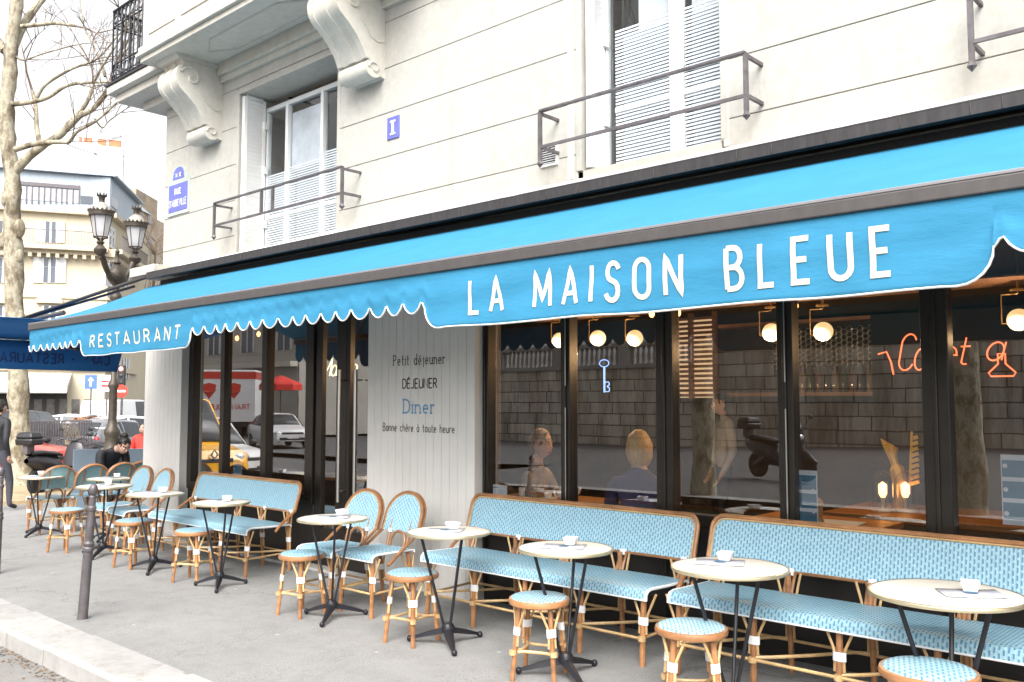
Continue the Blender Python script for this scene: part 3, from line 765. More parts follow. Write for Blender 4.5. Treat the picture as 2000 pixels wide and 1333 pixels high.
# awning round the corner, seen from behind
T2 = thing('side_awning', 'dark blue awning round the corner seen from inside, mirrored lettering on its valance', 'awning')
SX = -13.2
mb = MB(); ys = [3.6 + 2.32 * i / 14 for i in range(15)]
mb.grid([[Vector((SX + .01 * sin(y * 5) * t, y + (.0 if y < 5.8 else -.09 * t), 2.385 - .40 * t)) for y in ys] for t in (0, .33, .66, 1)])
sv = mb.build('valance', M['canvasdark'], T2, solid=.003)
letters('CAFE - RESTAURANT', .155, .026, lambda a, b, l: Vector((SX + .006 + l, 5.72 - a, 2.07 + b)), width=1.70, track=.22).build('lettering', mat('lettering showing through', (0.015, 0.05, 0.17), .7), sv, smooth=0)
mb = MB(); mb.grid([[Vector((SX + dx, y, 2.40 + dz)) for y in ys] for dx, dz in ((0, 0), (.5, .05), (1.1, .10), (1.7, .14))]); mb.build('canopy', M['canvasdark'], T2, solid=.004)
mb = MB(); mb.bx(SX - .04, SX + .03, 3.6, 5.92, 2.39, 2.42); mb.build('front_bar', M['canvas'], T2)
mb = MB(); mb.tube([(SX + .1, 4.55, 2.36), (SX + .9, 4.9, 2.24), (SX + 1.2, 5.85, 2.33)], .02, 6); mb.tube([(SX + .05, 5.75, 2.3), (SX + 1.2, 5.85, 2.33)], .02, 6); mb.build('folding_arm', M['black'], T2)
q0 = at(-8, 640, 12.4)
for (px, py), r, mm, nm in (((262, 549), .022, 'black', 'arm'), ((285, 541), .016, 'black', 'arm'), ((262, 560), .016, 'black', 'arm'), ((300, 538), .018, 'black', 'arm')):
    e = on_y(px, py, 4.82); mb = MB(); off = Vector((0, 0, (px - 275) * .0004)); mb.tube([e, q0 + off + (e - q0) * .05], r, 6); mb.build(nm, M[mm], T2)
mb = MB(); e = at(125, 611, 11.9); mb.tube([q0, q0 + (e - q0) * .45, e], [.018, .026, .032], 8); mb.tube([q0 + (e - q0) * .45, q0 + (e - q0) * .48], .034, 8); mb.tube([q0, at(62, 640, 12.0)], .02, 6); mb.build('arm', M['bar'], T2)

# ------------------------------------------------------------------ shopfront
def boards(x0, x1, y, z1, name, pitch=.098):
    mb = MB(); n = max(1, round((x1 - x0) / pitch)); w = (x1 - x0) / n
    for i in range(n): mb.bx(x0 + w * i + .0016, x0 + w * (i + 1) - .0016, y, y + .018, zg(x0) - .02, z1)
    mb.bx(x0 + .002, x1 - .002, y + .006, y + .25, zg(x0) - .02, z1)
    return mb.build(name, M['taupe'], BLD, bevel=.0015)
boards(-10.62, -9.72, 5.03, 2.9, 'pilaster')
pc = boards(-6.33, -4.99, 5.03, 2.9, 'pilaster')
mb = MB(); mb.bx(-10.64, -9.705, 4.985, 5.03, zg(-10) - .05, zg(-10) + .10); mb.build('plinth', M['taupe'], BLD, bevel=.004)
for s, h, th, x0, z0, w, m, sf, tr in (('Petit déjeuner', .092, .0085, -5.985, 1.852, .655, 'inkdark', True, .24), ('DÉJEUNER', .088, .0105, -5.862, 1.652, .44, 'inkdark', False, .16),
                                ('Diner', .125, .0135, -5.85, 1.442, .40, 'inkpaleblue', True, .22), ('Bonne chère à toute heure', .075, .0072, -6.115, 1.288, .90, 'inkdark', False, .20)):
    letters(s, h, th, lambda a, b, l, x0=x0, z0=z0: Vector((x0 + a, 5.0285 - l, z0 + b)), width=w, serif=sf, track=tr).build('lettering', M[m], pc, smooth=0)
GY = 5.17
mb = MB()
for x, w in ((-9.69, .13), (-8.98, .085), (-8.15, .10), (-7.35, .13)): mb.bx(x - w / 2, x + w / 2, GY - .05, GY + .05, .62, 2.60)
mb.bx(-9.755, -7.285, GY - .048, GY + .048, .56, .64); mb.bx(-9.755, -6.33, GY - .06, GY + .06, 2.60, 2.86)
mb.build('shop_window_frame', M['black'], BLD, bevel=.005)
mb = MB(); mb.bx(-9.755, -7.285, GY - .03, GY + .04, -.08, .56)
mb.build('window_base', M['blackpanel'], BLD, bevel=.005)
mb = MB(); mb.bx(-9.72, -6.33, 5.00, 5.3, -.10, .0); mb.build('door_sill', M['kerb'], BLD, bevel=.006)
mul = [-4.97, -4.15, -3.30, -2.44, -1.58, -.72, .14, 1.0]
mb = MB()
for i, x in enumerate(mul):
    w = (.07, .085, .13, .10, .14, .10, .13, .1)[i]; mb.bx(x - w / 2, x + w / 2, GY - .05, GY + .05, .80, 2.60)
    mb.bx(x - .012, x + .012, GY - .062, GY - .0502, 0.1, 2.6)
mb.bx(-5.0, 1.05, GY - .048, GY + .048, .74, .815); mb.bx(-5.0, 1.05, GY - .06, GY + .06, 2.60, 2.86)
mb.build('shop_window_frame', M['black'], BLD, bevel=.005)
mb = MB()
for x in (-4.135, -2.432): mb.bx(x - .004, x + .004, GY - .066, GY - .0622, .12, 1.5); mb.bx(x - .004, x + .004, GY - .066, GY - .0622, 1.66, 2.6)
mb.build('frame_seam', M['steel'], BLD)
mb = MB(); mb.bx(-5.0, 1.05, GY - .03, GY + .04, -.02, .74); mb.build('window_base', M['blackpanel'], BLD, bevel=.005)
def pane(x0, x1, z0, z1): mb = MB(); mb.bx(x0, x1, GY - .003, GY + .003, z0, z1); mb.build('shop_pane', M['glass'], BLD)
for a, b in zip(mul, mul[1:]): pane(a + .03, b - .03, .80, 2.62)
for a, b in ((-9.69, -8.98), (-8.98, -8.15), (-8.15, -7.35)): pane(a + .03, b - .03, .62, 2.62)
for k, (x0, x1, hx) in enumerate(((-7.27, -6.79, -6.80), (-6.785, -6.335, -6.56))):
    mb = MB(); z0, z1 = .0, 2.6
    sl = (.10, .15) if k == 0 else (.05, .05)
    mb.bx(x0, x0 + sl[0], GY - .03, GY + .03, z0, z1); mb.bx(x1 - sl[1], x1, GY - .03, GY + .03, z0, z1); mb.bx(x0 + sl[0], x1 - sl[1], GY - .029, GY + .029, z0, z0 + .35); mb.bx(x0 + sl[0], x1 - sl[1], GY - .029, GY + .029, z1 - .1, z1)
    d = mb.build('door', M['black'], BLD, bevel=.004)
    mb = MB(); mb.bx(x0 + sl[0] - .01, x1 - sl[1] + .01, GY - .003, GY + .003, z0 + .34, z1 - .09); mb.build('pane', M['glass'], d)
    mb = MB(); mb.tube([(hx, GY - .10, .62), (hx, GY - .10, 1.84)], .017, 10)
    for z in (.72, 1.74): mb.tube([(hx, GY - .10, z), (hx, GY - .025, z)], .010, 6)
    mb.build('handle', M['steel'], d)
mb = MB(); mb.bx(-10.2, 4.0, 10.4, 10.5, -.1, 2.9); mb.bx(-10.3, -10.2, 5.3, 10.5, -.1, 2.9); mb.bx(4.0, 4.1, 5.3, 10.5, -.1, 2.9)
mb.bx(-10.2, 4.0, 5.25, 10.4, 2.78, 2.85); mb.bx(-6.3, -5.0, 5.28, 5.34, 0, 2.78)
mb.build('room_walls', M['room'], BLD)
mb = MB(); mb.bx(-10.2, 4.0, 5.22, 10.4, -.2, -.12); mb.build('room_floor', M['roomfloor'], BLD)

# ------------------------------------------------------------------ inside the restaurant
GLOW = emit('lamp globe', (1.0, 0.66, 0.29), 0.42)
BULB = emit('filament bulb', (1.0, 0.42, 0.10), 4)
for i, (px, py) in enumerate(((1093, 665), (1168, 661), (1240, 661), (1507, 650), (1608, 648), (1990, 625))):
    p = on_y(px, py, 6.5)
    t = thing('globe_lamp', ('glowing opal globe lamp half hidden by the mullion, leftmost in the restaurant window', 'glowing opal globe lamp above and left of the neon key', 'glowing opal globe lamp above and right of the neon key', 'glowing opal globe lamp half hidden behind the mullion right of centre',
        'glowing opal globe lamp alone in the bay left of the orange neon words', 'glowing opal globe lamp at the right edge, beyond the orange neon words')[i], 'lamp', p, 0, 'round opal lamps under the restaurant ceiling')
    mb = MB(); mb.ball((0, 0, 0), .072, 20, 12); gb = mb.build('globe', GLOW, t, smooth=80)
    ld = bpy.data.lights.new('globe_light', 'POINT'); ld.energy = 9; ld.color = (1, .62, .3); ld.shadow_soft_size = 0; lo = bpy.data.objects.new('globe_light', ld); COL.objects.link(lo); lo.parent = t; lo.location = (0, -.14, -.12)
    mb = MB(); mb.tube([(-.10, 0, .17), (-.10, 0, -.02), (-.07, 0, -.02)], .004, 6); mb.tube([(-.10, 0, .17), (0, 0, .17), (0, 0, .2)], .004, 6); mb.lathe([(.05, .19), (.05, .20), (.008, .21), (.008, 2.78 - p.z)], (0, 0, 0), 12); mb.build('bracket', mat('aged brass', (.30, .2, .09), .4, .8) if 'aged brass' not in bpy.data.materials else bpy.data.materials['aged brass'], t)
mb = MB(); mb.bx(-5.8, 2, 6.25, 6.75, 2.33, 2.345); mb.build('ceiling_panel', mat('brown ceiling', (0.16, 0.085, 0.05), .7), BLD)
# neon
NB = emit('blue neon', (0.22, 0.42, 1.0), 1.1); NO = emit('orange neon', (1.0, 0.12, 0.025), 0.95); NY = emit('warm white neon', (1.0, 0.8, 0.35), 1.2)
k = on_y(1180, 710, 5.27); mb = MB()
pts = [(k.x + .042 * cos(a), k.y, k.z + .026 * sin(a)) for a in [2 * pi * i / 16 for i in range(16)]]; mb.tube(pts, .003, 6, closed=True)
mb.tube([(k.x - .004, k.y, k.z - .026), (k.x - .004, k.y, k.z - .21), (k.x + .005, k.y, k.z - .21), (k.x + .005, k.y, k.z - .026)], .003, 6)
mb.tube(smoothpath([(k.x + .005, k.y, k.z - .203), (k.x + .04, k.y, k.z - .206), (k.x + .044, k.y, k.z - .18), (k.x + .025, k.y, k.z - .17), (k.x + .044, k.y, k.z - .157), (k.x + .037, k.y, k.z - .137), (k.x + .008, k.y, k.z - .14)], 3), .003, 6)
tag(mb.build('neon_key', NB), 'small blue neon key glowing in the restaurant window', 'neon sign')
def neon_sign(name, label, s, px, py, y, h, w, m, r, extra=None):
    p = on_y(px, py, y); t = thing(name, label, 'neon sign', p)
    st, ww = strokes(s, .06); sc = w / (ww * h); mb = MB()
    for q in st: mb.tube(smoothpath([((a + .22 * b) * h * sc, 0, b * h) for a, b in q], 2), r, 6)
    mb.build('tube_lettering', m, t)
    return t
t = neon_sign('neon_sign', 'orange neon handwriting Ca... et ...a above the bar, cut by mullions', 'Ca', 1752, 724, 8.8, .34, .26, NO, .0075)
for s, px, py, w in (('et', 1838, 713, .22), ('a', 1924, 705, .14)):
    p = on_y(px, py, 8.8); st, ww = strokes(s, .06); h = .27; sc = w / (ww * h); mb = MB()
    for q in st: mb.tube(smoothpath([(p.x - t.location.x + (a + .2 * b) * h * sc, 0, p.z - t.location.z + b * h) for a, b in q], 2), .0075, 6)
    mb.build('tube_lettering', NO, t)
p = on_y(1957, 722, 8.8) - t.location; mb = MB()
mb.tube([(p.x + a, 0, p.z + b) for a, b in ((-.03, .14), (-.03, .05), (-.11, -.03), (-.09, -.06), (.09, -.06), (.11, -.03), (.03, .05), (.03, .14))], .008, 6, closed=True)
p = on_y(1728, 712, 8.8) - t.location; mb.tube([(p.x + a, 0, p.z + b) for a, b in ((-.06, .1), (.02, .12), (.06, .02), (.08, -.1))], .008, 6); mb.tube(smoothpath([(on_y(x, y, 8.8).x - t.location.x, 0, on_y(x, y, 8.8).z - t.location.z) for x, y in ((1812, 712), (1822, 712), (1830, 704))], 3), .010, 6); mb.build('carafe_outline', NO, t)
mb = MB(); q = t.location; mb.bx(-.25, 2.0, .03, .05, -.32, .55); mb.build('sign_board', M['cassdark'], t)
neon_sign('neon_sign', 'warm white neon handwriting Maison glowing behind the glass doors', 'Maison', 627, 735, 6.3, .20, .66, NY, .008)
# string lights at the door, filament pendants
for px, py, lab in ((463, 661, 'small lit bulb on a black cord behind the left window'), (505, 653, 'tiny lit bulb high behind the left window beside the second mullion'), (686, 690, 'small filament bulb hanging behind the right door leaf'), (1273, 613, 'tiny spotlight under the valance between the neon key and the wide mullion'), (1324, 611, 'tiny spotlight under the valance just right of the wide mullion'), (1553, 598, 'tiny spotlight high in the bay of the lone globe lamp')):
    p = on_y(px, py, 6.0); t = thing('bulb', lab, 'light bulb', p)
    mb = MB(); mb.ball((0, 0, 0), (.022, .022, .032)); mb.build('glass_bulb', BULB, t)
    mb = MB(); mb.tube([(0, 0, .03), (0, 0, .07)], .014, 8); mb.tube([(0, 0, .07), (0, 0, 2.78 - p.z)], .004, 5); mb.build('cord', M['black'], t)
# louvred window at the back of the room
t = thing('louvred_shutter', 'louvred wooden shutter with daylight between its slats deep inside the restaurant', 'shutter', on_y(1350, 700, 9.5))
mb = MB()
for i in range(17): mb.box((0, 0, -.45 + i * .058), (.62, .03, .034))
for x in (-.33, 0, .33): mb.bx(x - .03, x + .03, -.02, .02, -.5, .55)
mb.build('slats', M['wood'], t)
mb = MB(); mb.bx(-.32, .32, .04, .05, -.48, .5); mb.build('lit_window', emit('daylit back window', (1.0, 0.66, 0.36), 0.25), t)
# bottles on a shelf with mesh behind, brown bar
t = thing('bar_shelf', 'back bar shelf behind a honeycomb mesh at the rear of the restaurant', 'shelf', on_y(1625, 770, 9.8))
mb = MB(); mb.bx(-1.4, 1.4, -.15, .15, -.02, .02); mb.bx(-1.4, 1.4, -.15, .15, .8, .84); mb.build('shelf_board', M['wood'], t)
mb = MB()
for i in range(26):
    for j in range(7):
        cx, cz = -.75 + i * .06, .33 + j * .062 + (i % 2) * .031; mb.tube([(cx + .033 * cos(a), .16, cz + .033 * sin(a)) for a in [pi / 3 * k for k in range(6)]], .004, 4, closed=True)
mb.build('honeycomb_mesh', M['brass'], t)
bc = [mat('bottle glass %d' % i, c, .12) for i, c in enumerate(((.10, .12, .05), (.22, .10, .03), (.10, .08, .06), (.3, .22, .12)))]
bm0 = []
for i in range(4):
    mb = MB(); mb.lathe([(.038, 0), (.04, .02), (.04, .19), (.015, .25), (.014, .31), (0, .31)], n=10); bm0.append(mb)
sh = t.location
for i in range(14):
    o = bm0[i % 4].build('bottle', bc[i % 4]); o.location = (sh.x - .62 + i * .095, sh.y, sh.z + .021); tag(o, 'dim bottle standing in the row on the back bar shelf', 'bottle', 'bottles on the back bar shelf')
# tables inside
def inner_table(x, y, wx, wy, lab):
    t = thing('dining_table', lab, 'table', (x, y, -.12)); mb = MB(); mb.bx(-wx, wx, -wy, wy, .82, .86); mb.build('table_top', M['wood'], t, bevel=.005)
    mb = MB(); mb.tube([(0, 0, .82), (0, 0, .03)], .035, 8); mb.box((0, 0, .015), (.45, .45, .03)); mb.build('pedestal', M['black'], t)
    return t
inner_table(-4.78, 5.78, .55, .34, 'wooden dining table between the grey man and the blonde woman')
inner_table(-2.6, 5.9, .45, .34, 'dark wooden dining table in the bay with the pepper mill')
inner_table(-2.05, 6.9, .75, .45, 'brown wooden counter table carrying the lanterns and the golden bird')
inner_table(-8.0, 6.2, .45, .35, 'wooden counter near the glass doors seen through the left window')
TZ = .742
def put(mb, name, m, loc, lab, cat, grp=None):
    o = mb.build(name, m); o.location = loc; return tag(o, lab, cat, grp)
p = on_z(1180, 978, TZ); mb = MB(); mb.lathe([(.04, 0), (.075, .03), (.08, .06), (.05, .105), (.02, .115), (.018, .13), (0, .135)], n=16); mb.tube([(.07, 0, .05), (.12, 0, .07), (.14, 0, .11)], [.018, .012, .009], 8); mb.tube(smoothpath([(-.07, 0, .09), (-.13, 0, .09), (-.12, 0, .03), (-.07, 0, .03)], 4), .008, 6)
put(mb, 'teapot', M['ceramic'], (-4.62, 5.72, TZ), 'white teapot on the table in front of the blonde woman', 'teapot')
mb = MB(); mb.lathe([(.026, 0), (.036, .10), (.034, .10), (.024, .01), (0, .01)], n=14)
put(mb, 'paper_cup', M['ceramic'], (-4.95, 5.55, TZ), 'white paper cup on the table beside the mullion', 'cup')
mb = MB(); mb.lathe([(.07, 0), (.075, .008), (0, .006)], n=18); mb.lathe([(.025, .008), (.038, .05), (.036, .05), (.0, .012)], n=14)
put(mb, 'coffee_cup', M['ceramic'], (-4.82, 5.72, TZ), 'white coffee cup on a saucer on the dining table', 'cup')
mb = MB(); mb.lathe([(.028, 0), (.03, .02), (.02, .045), (.027, .07), (.022, .11), (.03, .125), (.026, .15), (.01, .165), (0, .175)], n=14)
put(mb, 'pepper_mill', mat('pale turned wood', (.42, .26, .13), .45), (-2.52, 5.75, TZ), 'turned wooden pepper mill inside the window near the blue menu card', 'pepper mill')
mb = MB(); mb.lathe([(.028, 0), (.036, .11), (.034, .11), (.026, .006), (0, .006)], n=14)
put(mb, 'water_glass', M['lampglass'], (-2.72, 5.7, TZ), 'clear water glass beside the pepper mill', 'glass')
mb = MB(); mb.box((0, 0, .003), (.30, .2, .003), rz=.1); put(mb, 'paper_napkin', M['paper'], (-2.45, 5.9, TZ), 'white paper napkin lying flat beside the pepper mill', 'napkin')
for i, (px, py) in enumerate(((1724, 958), (1768, 950))):
    p = on_y(px, py, 6.75 + .1 * i); t = thing('bell_jar_lantern', ('glass bell jar lantern with glowing filament left of the golden bird', 'glass bell jar lantern with glowing filament right of the golden bird')[i], 'lantern', (p.x, p.y, TZ), 0, 'bell jar lanterns')
    mb = MB(); mb.lathe([(.075, .02), (.075, .2), (.06, .26), (.03, .29), (0, .3)], n=18); mb.build('bell_jar', M['lampglass'], t); mb = MB(); mb.lathe([(.085, 0), (.085, .02), (0, .02)], n=18); mb.tube([(0, 0, .02), (0, 0, .10)], .014, 8); mb.build('base', M['brass'], t)
    mb = MB(); mb.lathe([(.016, .10), (.03, .13), (.03, .19), (0, .215)], n=10); mb.build('filament', BULB, t)
p = on_y(1752, 870, 6.95); t = thing('bird_ornament', 'golden metal bird with raised wings standing between two lanterns', 'ornament', (p.x, p.y, TZ))
G = mat('golden metal', (.55, .36, .07), .35, .6, var=.2)
mb = MB(); mb.tube(smoothpath([(0, 0, .02), (.02, 0, .15), (0, 0, .27), (-.03, 0, .38), (-.02, 0, .46)], 4), [.04] * 4 + [.055] * 6 + [.03] * 7, 8); mb.box((0, 0, .01), (.16, .1, .02)); mb.build('body', G, t)
mb = MB(); mb.tube([(.08, 0, .12), (.11, 0, .58)], .01, 6)
for i in range(9): mb.box((.115 + .006 * i * .4, 0, .2 + i * .042), (.085 - .006 * i, .012, .026), ry=-.35)
mb.prism([(-.03, .3), (-.1, .46), (-.12, .52), (-.02, .47)], lambda u, v, d: Vector((u, d, v)), -.008, .008); mb.build('wing', G, t)
# cards on the panes
def card(px, py, w, h, lab, blue):
    p = on_y(px, py, GY + .012)
    t = thing('menu_card', lab, 'menu', p); mb = MB(); mb.bx(-w / 2, w / 2, -.002, .002, -h / 2, h / 2); mb.build('sheet', M['paper'], t)
    if blue:
        mb = MB()
        for k in range(3): z = h * (.30 - .30 * k); mb.bx(-w / 2 + .005, w / 2 - .005, -.0028, -.0022, z - h * .12, z + h * .12)
        mb.build('printed_bands', M['inkblue'], t)
        mb = MB()
        for k in range(5): mb.lathe([(.012, 0), (0, .0001)], ((-.06 if k % 2 == 0 else .055) * w / .16, -.0032, h * (.34 - .17 * k)), 12, M=Matrix.Rotation(pi / 2, 3, 'X'))
        mb.build('printed_dots', M['paper'], t)
    else:
        mb = MB(); mb.bx(-w * .45, -w * .1, -.0028, -.0022, h * .3, h * .36)
        for k in range(4): mb.bx(-w * .3, w * .3, -.0028, -.0022, h * (.15 - .13 * k), h * (.165 - .13 * k))
        mb.build('print', M['inkdark'], t)
card(976, 963, .155, .125, 'white printed notice in the lower left corner of the right window', 0)
card(1571, 978, .165, .36, 'blue menu card with pale dots in the window by the pepper mill', 1)
card(1990, 958, .16, .36, 'blue menu card in the window at the right edge of the picture', 1)
card(464, 917, .17, .36, 'blue menu card behind the bench in the left window', 1)

# ------------------------------------------------------------------ terrace furniture
def on_top(px, py, h):
    z = h
    for _ in range(4):
        p = on_z(px, py, z); z = h + zg(p.x)
    return p
def leg_parts(parent, top, foot, r=.0165, brace=True, bz=.26, spread=(.085, 0, 0), out=None):
    "a slightly curved rattan leg with its Y of pale cane and white binding"
    a, b = Vector(top), Vector(foot); mid = a.lerp(b, .55)
    k = mid.lerp(a, .0) - (b - a).cross(Vector((0, 0, 1))) * 0
    mb = MB(); mb.tube(smoothpath([a, mid * .72 + a.lerp(b, .40) * .28, b.lerp(a, .18), b], 3), [r, r, r, r, r, r, r * .98, r * .97, r * .96, r * .95], 8)
    for t in (.33, .78): q = a.lerp(b, t); mb.tube([q - Vector((0, 0, .003)), q + Vector((0, 0, .003))], r * 1.09, 8)
    leg = mb.build('leg', M['rattan'], parent)
    if brace:
        mb = MB(); s = Vector(spread); q = a.lerp(b, (a.z - bz) / (a.z - b.z)); lo = a.lerp(b, (a.z - .19) / (a.z - b.z))
        for sg in (-1, 1):
            d = s * sg; n = d.normalized()
            mb.tube(smoothpath([a + d * 1.0, a.lerp(q, .45) + d * .62, q + n * (r + .007) + Vector((0, 0, .015)), lo + n * (r + .007)], 4), .0075, 6)
        mb.build('brace', M['cane'], leg)
        mb = MB(); ax = (b - a).normalized(); nn = s.normalized(); pts = []
        w = nn.cross(ax).normalized()
        rows = [[q + ax * dz + nn * ((r + .0165) * cos(t)) + w * ((r + .003) * sin(t)) for t in [2 * pi * i / 14 for i in range(14)]] for dz in (-.022, .022)]
        mb.grid(rows, wrap=True); mb.build('binding', M['band'], leg)
    return leg

# bistro table
def make_table(loc, lab):
    t = thing('bistro_table', lab, 'table', loc, 0, 'round bistro tables on the terrace')
    H = .715
    mb = MB(); mb.lathe([(0, H - .018), (.292, H - .018), (.294, H - .002), (.288, H), (0, H)], n=48); mb.build('table_top', M['top'], t)
    mb = MB(); mb.lathe([(.2925, H - .017), (.300, H - .0165), (.3025, H - .008), (.300, H - .0005), (.2925, H + .0015)], n=48, caps=False); mb.build('rim', M['brass'], t)
    mb = MB()
    for k in range(3):
        a = radians(100 + 120 * k); u = Vector((cos(a), sin(a), 0))
        mb.tube([u * .20 + Vector((0, 0, H - .02)), u * .03 + Vector((0, 0, .12))], .0105, 8)
    mb.bx(-.16, .16, -.02, .02, H - .03, H - .019); mb.bx(-.02, .02, -.16, .16, H - .0295, H - .0185)
    mb.build('pole', M['ironblack'], t)
    mb = MB(); mb.lathe([(.03, .07), (.048, .085), (.048, .115), (.036, .135), (0, .135)], n=16)
    mb.build('hub', M['ironblack'], t)
    for k in range(3):
        a = radians(-40 + 120 * k); u = Vector((cos(a), sin(a), 0)); w = Vector((-sin(a), cos(a), 0)); mb = MB()
        rows = []
        for d, wd, z0, z1 in ((.03, .036, .075, .11), (.15, .026, .05, .08), (.29, .012, .018, .036)):
            c = u * d; rows.append([c - w * wd + Vector((0, 0, z0)), c + w * wd + Vector((0, 0, z0)), c + w * wd * .4 + Vector((0, 0, z1)), c - w * wd * .4 + Vector((0, 0, z1))])
        mb.grid(rows, wrap=True); mb.ball(u * .30 + Vector((0, 0, .021)), .021, 10, 8); mb.build('foot', M['ironblack'], t)
    return t
TD = [(1847, 1158, 283, 'at the right edge, in front of the nearest bench'), (1425, 1107, 225, 'at the left end of the nearest bench'), (1104, 1070, 186, 'in front of the middle of the second nearest bench'),
      (876, 1038, 162, 'before the boarded pillar, at the left end of the second bench'), (650, 1012, 137, 'in front of the two chairs by the glass doors'), (432, 981, 109, 'in front of the far bench beside the doors'),
      (303, 964, 107, 'beside the left boarded pillar and the far bench'), (204, 949, 103, 'just behind the leaning bollard'), (212, 934, 78, 'half hidden behind the one by the leaning bollard'), (79, 931, 83, 'farthest left near the plane tree')]
T0 = None; BOWL = None; LEAF = None
mbb = MB(); q = .037
mbb.add([(-q * .7, -q * .7, 0), (q * .7, -q * .7, 0), (q * .7, q * .7, 0), (-q * .7, q * .7, 0), (-q, -q, .045), (q, -q, .045), (q, q, .045), (-q, q, .045), (-q * .92, -q * .92, .045), (q * .92, -q * .92, .045), (q * .92, q * .92, .045), (-q * .92, q * .92, .045), (-q * .6, -q * .6, .012), (q * .6, -q * .6, .012), (q * .6, q * .6, .012), (-q * .6, q * .6, .012)],
        [(3, 2, 1, 0), (0, 1, 5, 4), (1, 2, 6, 5), (2, 3, 7, 6), (3, 0, 4, 7), (4, 5, 9, 8), (5, 6, 10, 9), (6, 7, 11, 10), (7, 4, 8, 11), (8, 9, 13, 12), (9, 10, 14, 13), (10, 11, 15, 14), (11, 8, 12, 15), (12, 13, 14, 15)])
mbl = MB(); mbl.grid([[Vector((x, y, .003 + (.004 if x > 0.1 else 0) + (.006 * max(0, -x) ** .5 * (1 if y < 0 else .4)))) for x in (-.105, -.05, 0, .05, .105)] for y in (-.074, 0, .074)])
mbm = MB(); mbm.prism([(-.02, -.012), (.018, -.016), (.028, .006), (.004, .022), (-.026, .01)], lambda u, v, d: Vector((u, v, d)), .0085, .0089)
BO = {0: (1895, 1148, 1897, 1161), 1: (1417, 1089, 1406, 1100), 2: (1115, 1059, 1101, 1069), 3: (884, 1029, 868, 1037), 4: (668, 1003, 650, 1011), 5: (443, 975, 428, 979), 6: (318, 958, 300, 962), 7: (211, 944, 200, 948), 8: (228, 930, 215, 933), 9: (80, 925, 72, 930)}
short = ['the right edge table', 'the table where two benches meet', 'the table before the second bench', 'the table before the boarded pillar', 'the table before the door chairs', 'the table before the far bench', 'the table beside the left pillar', 'the table behind the leaning bollard', 'the half hidden far table', 'the farthest table by the plane tree']
for i, (px, py, w, lab) in enumerate(TD):
    p = on_top(px, py, .715); a = on_z(px - w / 2, py, p.z); b = on_z(px + w / 2, py, p.z); d = (a - b).length; s = d / .60
    loc = (p.x, p.y, zg(p.x)); lab = 'cream bistro table ' + lab
    if not T0: T0 = make_table(loc, lab); t = T0
    else: t = dup(T0, loc, radians(random.uniform(-12, 12)), lab)
    t.scale = (s, s, 1)
    bx, by, lx, ly = BO[i]; zt = p.z + .001
    bp = on_z(bx, by, zt + .02); lp = on_z(lx, ly, zt)
    if BOWL is None: bo = [setattr(v, 'z', v.z * .88) for v in mbb.v] and mbb.build('sugar_bowl', M['ceramic'], smooth=0); BOWL = bo
    else: bo = BOWL.copy(); COL.objects.link(bo)
    bo.location = (bp.x, bp.y, zt + .0085); bo.rotation_euler = (0, 0, random.uniform(-.4, .4)); tag(bo, 'small square white bowl on ' + short[i], 'bowl', 'white bowls on the terrace tables')
    if LEAF is None:
        le = thing('menu_leaflet', '', 'menu', (0, 0, 0)); mbl.build('sheet', M['paper'], le, fix=False, solid=.001); mbm.build('printed_mark', M['inkblue'], le); LEAF = le; lf = le
    else: lf = dup(LEAF, (0, 0, 0), 0)
    lf.location = (lp.x, lp.y, zt); lf.rotation_euler = (0, 0, radians(38) + random.uniform(-.25, .25)); lf.scale = (1.15, 1.15, 1) if i < 5 else (1, 1, 1); tag(lf, 'pale folded menu leaflet with a blue mark on ' + short[i], 'menu', 'menu leaflets on the terrace tables')

# stool
def make_stool(loc, lab):
    t = thing('rattan_stool', lab, 'stool', loc, 0, 'round woven stools along the terrace')
    R = .178; mb = MB(); prof = [(0, .425), (R - .006, .425), (R - .004, .438), (R * .9, .447), (R * .6, .454), (R * .3, .457), (0, .458)]
    mb.lathe(prof, n=40); mb.build('seat', M['weave'], t, smooth=50)
    mb = MB(); mb.lathe([(R - .012, .405), (R + .006, .408), (R + .010, .422), (R + .005, .437), (R - .008, .440)], n=40, caps=False); mb.build('seat_rim', M['rattan'], t)
    for k in range(4):
        a = radians(45 + 90 * k); u = Vector((cos(a), sin(a), 0)); w = Vector((-sin(a), cos(a), 0))
        leg_parts(t, u * .135 + Vector((0, 0, .41)), u * .185 + Vector((0, 0, 0)), .0155, True, .27, tuple(w * .075))
    mb = MB()
    for k in range(4):
        a = radians(45 + 90 * k); b = radians(45 + 90 * (k + 1)); u = Vector((cos(a), sin(a), 0)) * .178; v = Vector((cos(b), sin(b), 0)) * .178; z = Vector((0, 0, .155 + .006 * (k % 2)))
        mb.tube(smoothpath([u * 1.0 + z, u * .62 + v * .10 + z, u * .10 + v * .62 + z, v * 1.0 + z], 5), .0085, 6)
        mb.tube([u * 1.02 + z + Vector((0, 0, -.012)), u * 1.02 + z + Vector((0, 0, .012))], .021, 8)
    mb.build('stretcher', M['cane'], t)
    return t
SD = [(1813, 1303, 183, 'nearest the camera, cut off by the bottom right edge'), (1350, 1220, 141, 'before the gap between the two nearest benches'), (1053, 1164, 119, 'in front of the middle of the second nearest bench'), (805, 1116, 104, 'before the boarded pillar, beside the bench-end table'),
      (590, 1079, 90, 'in front of the glass doors'), (379, 1034, 75, 'in front of the far bench'), (262, 1015, 71, 'in front of the left boarded pillar'), (131, 994, 64, 'farthest left, beside the leaning bollard')]
ST = None
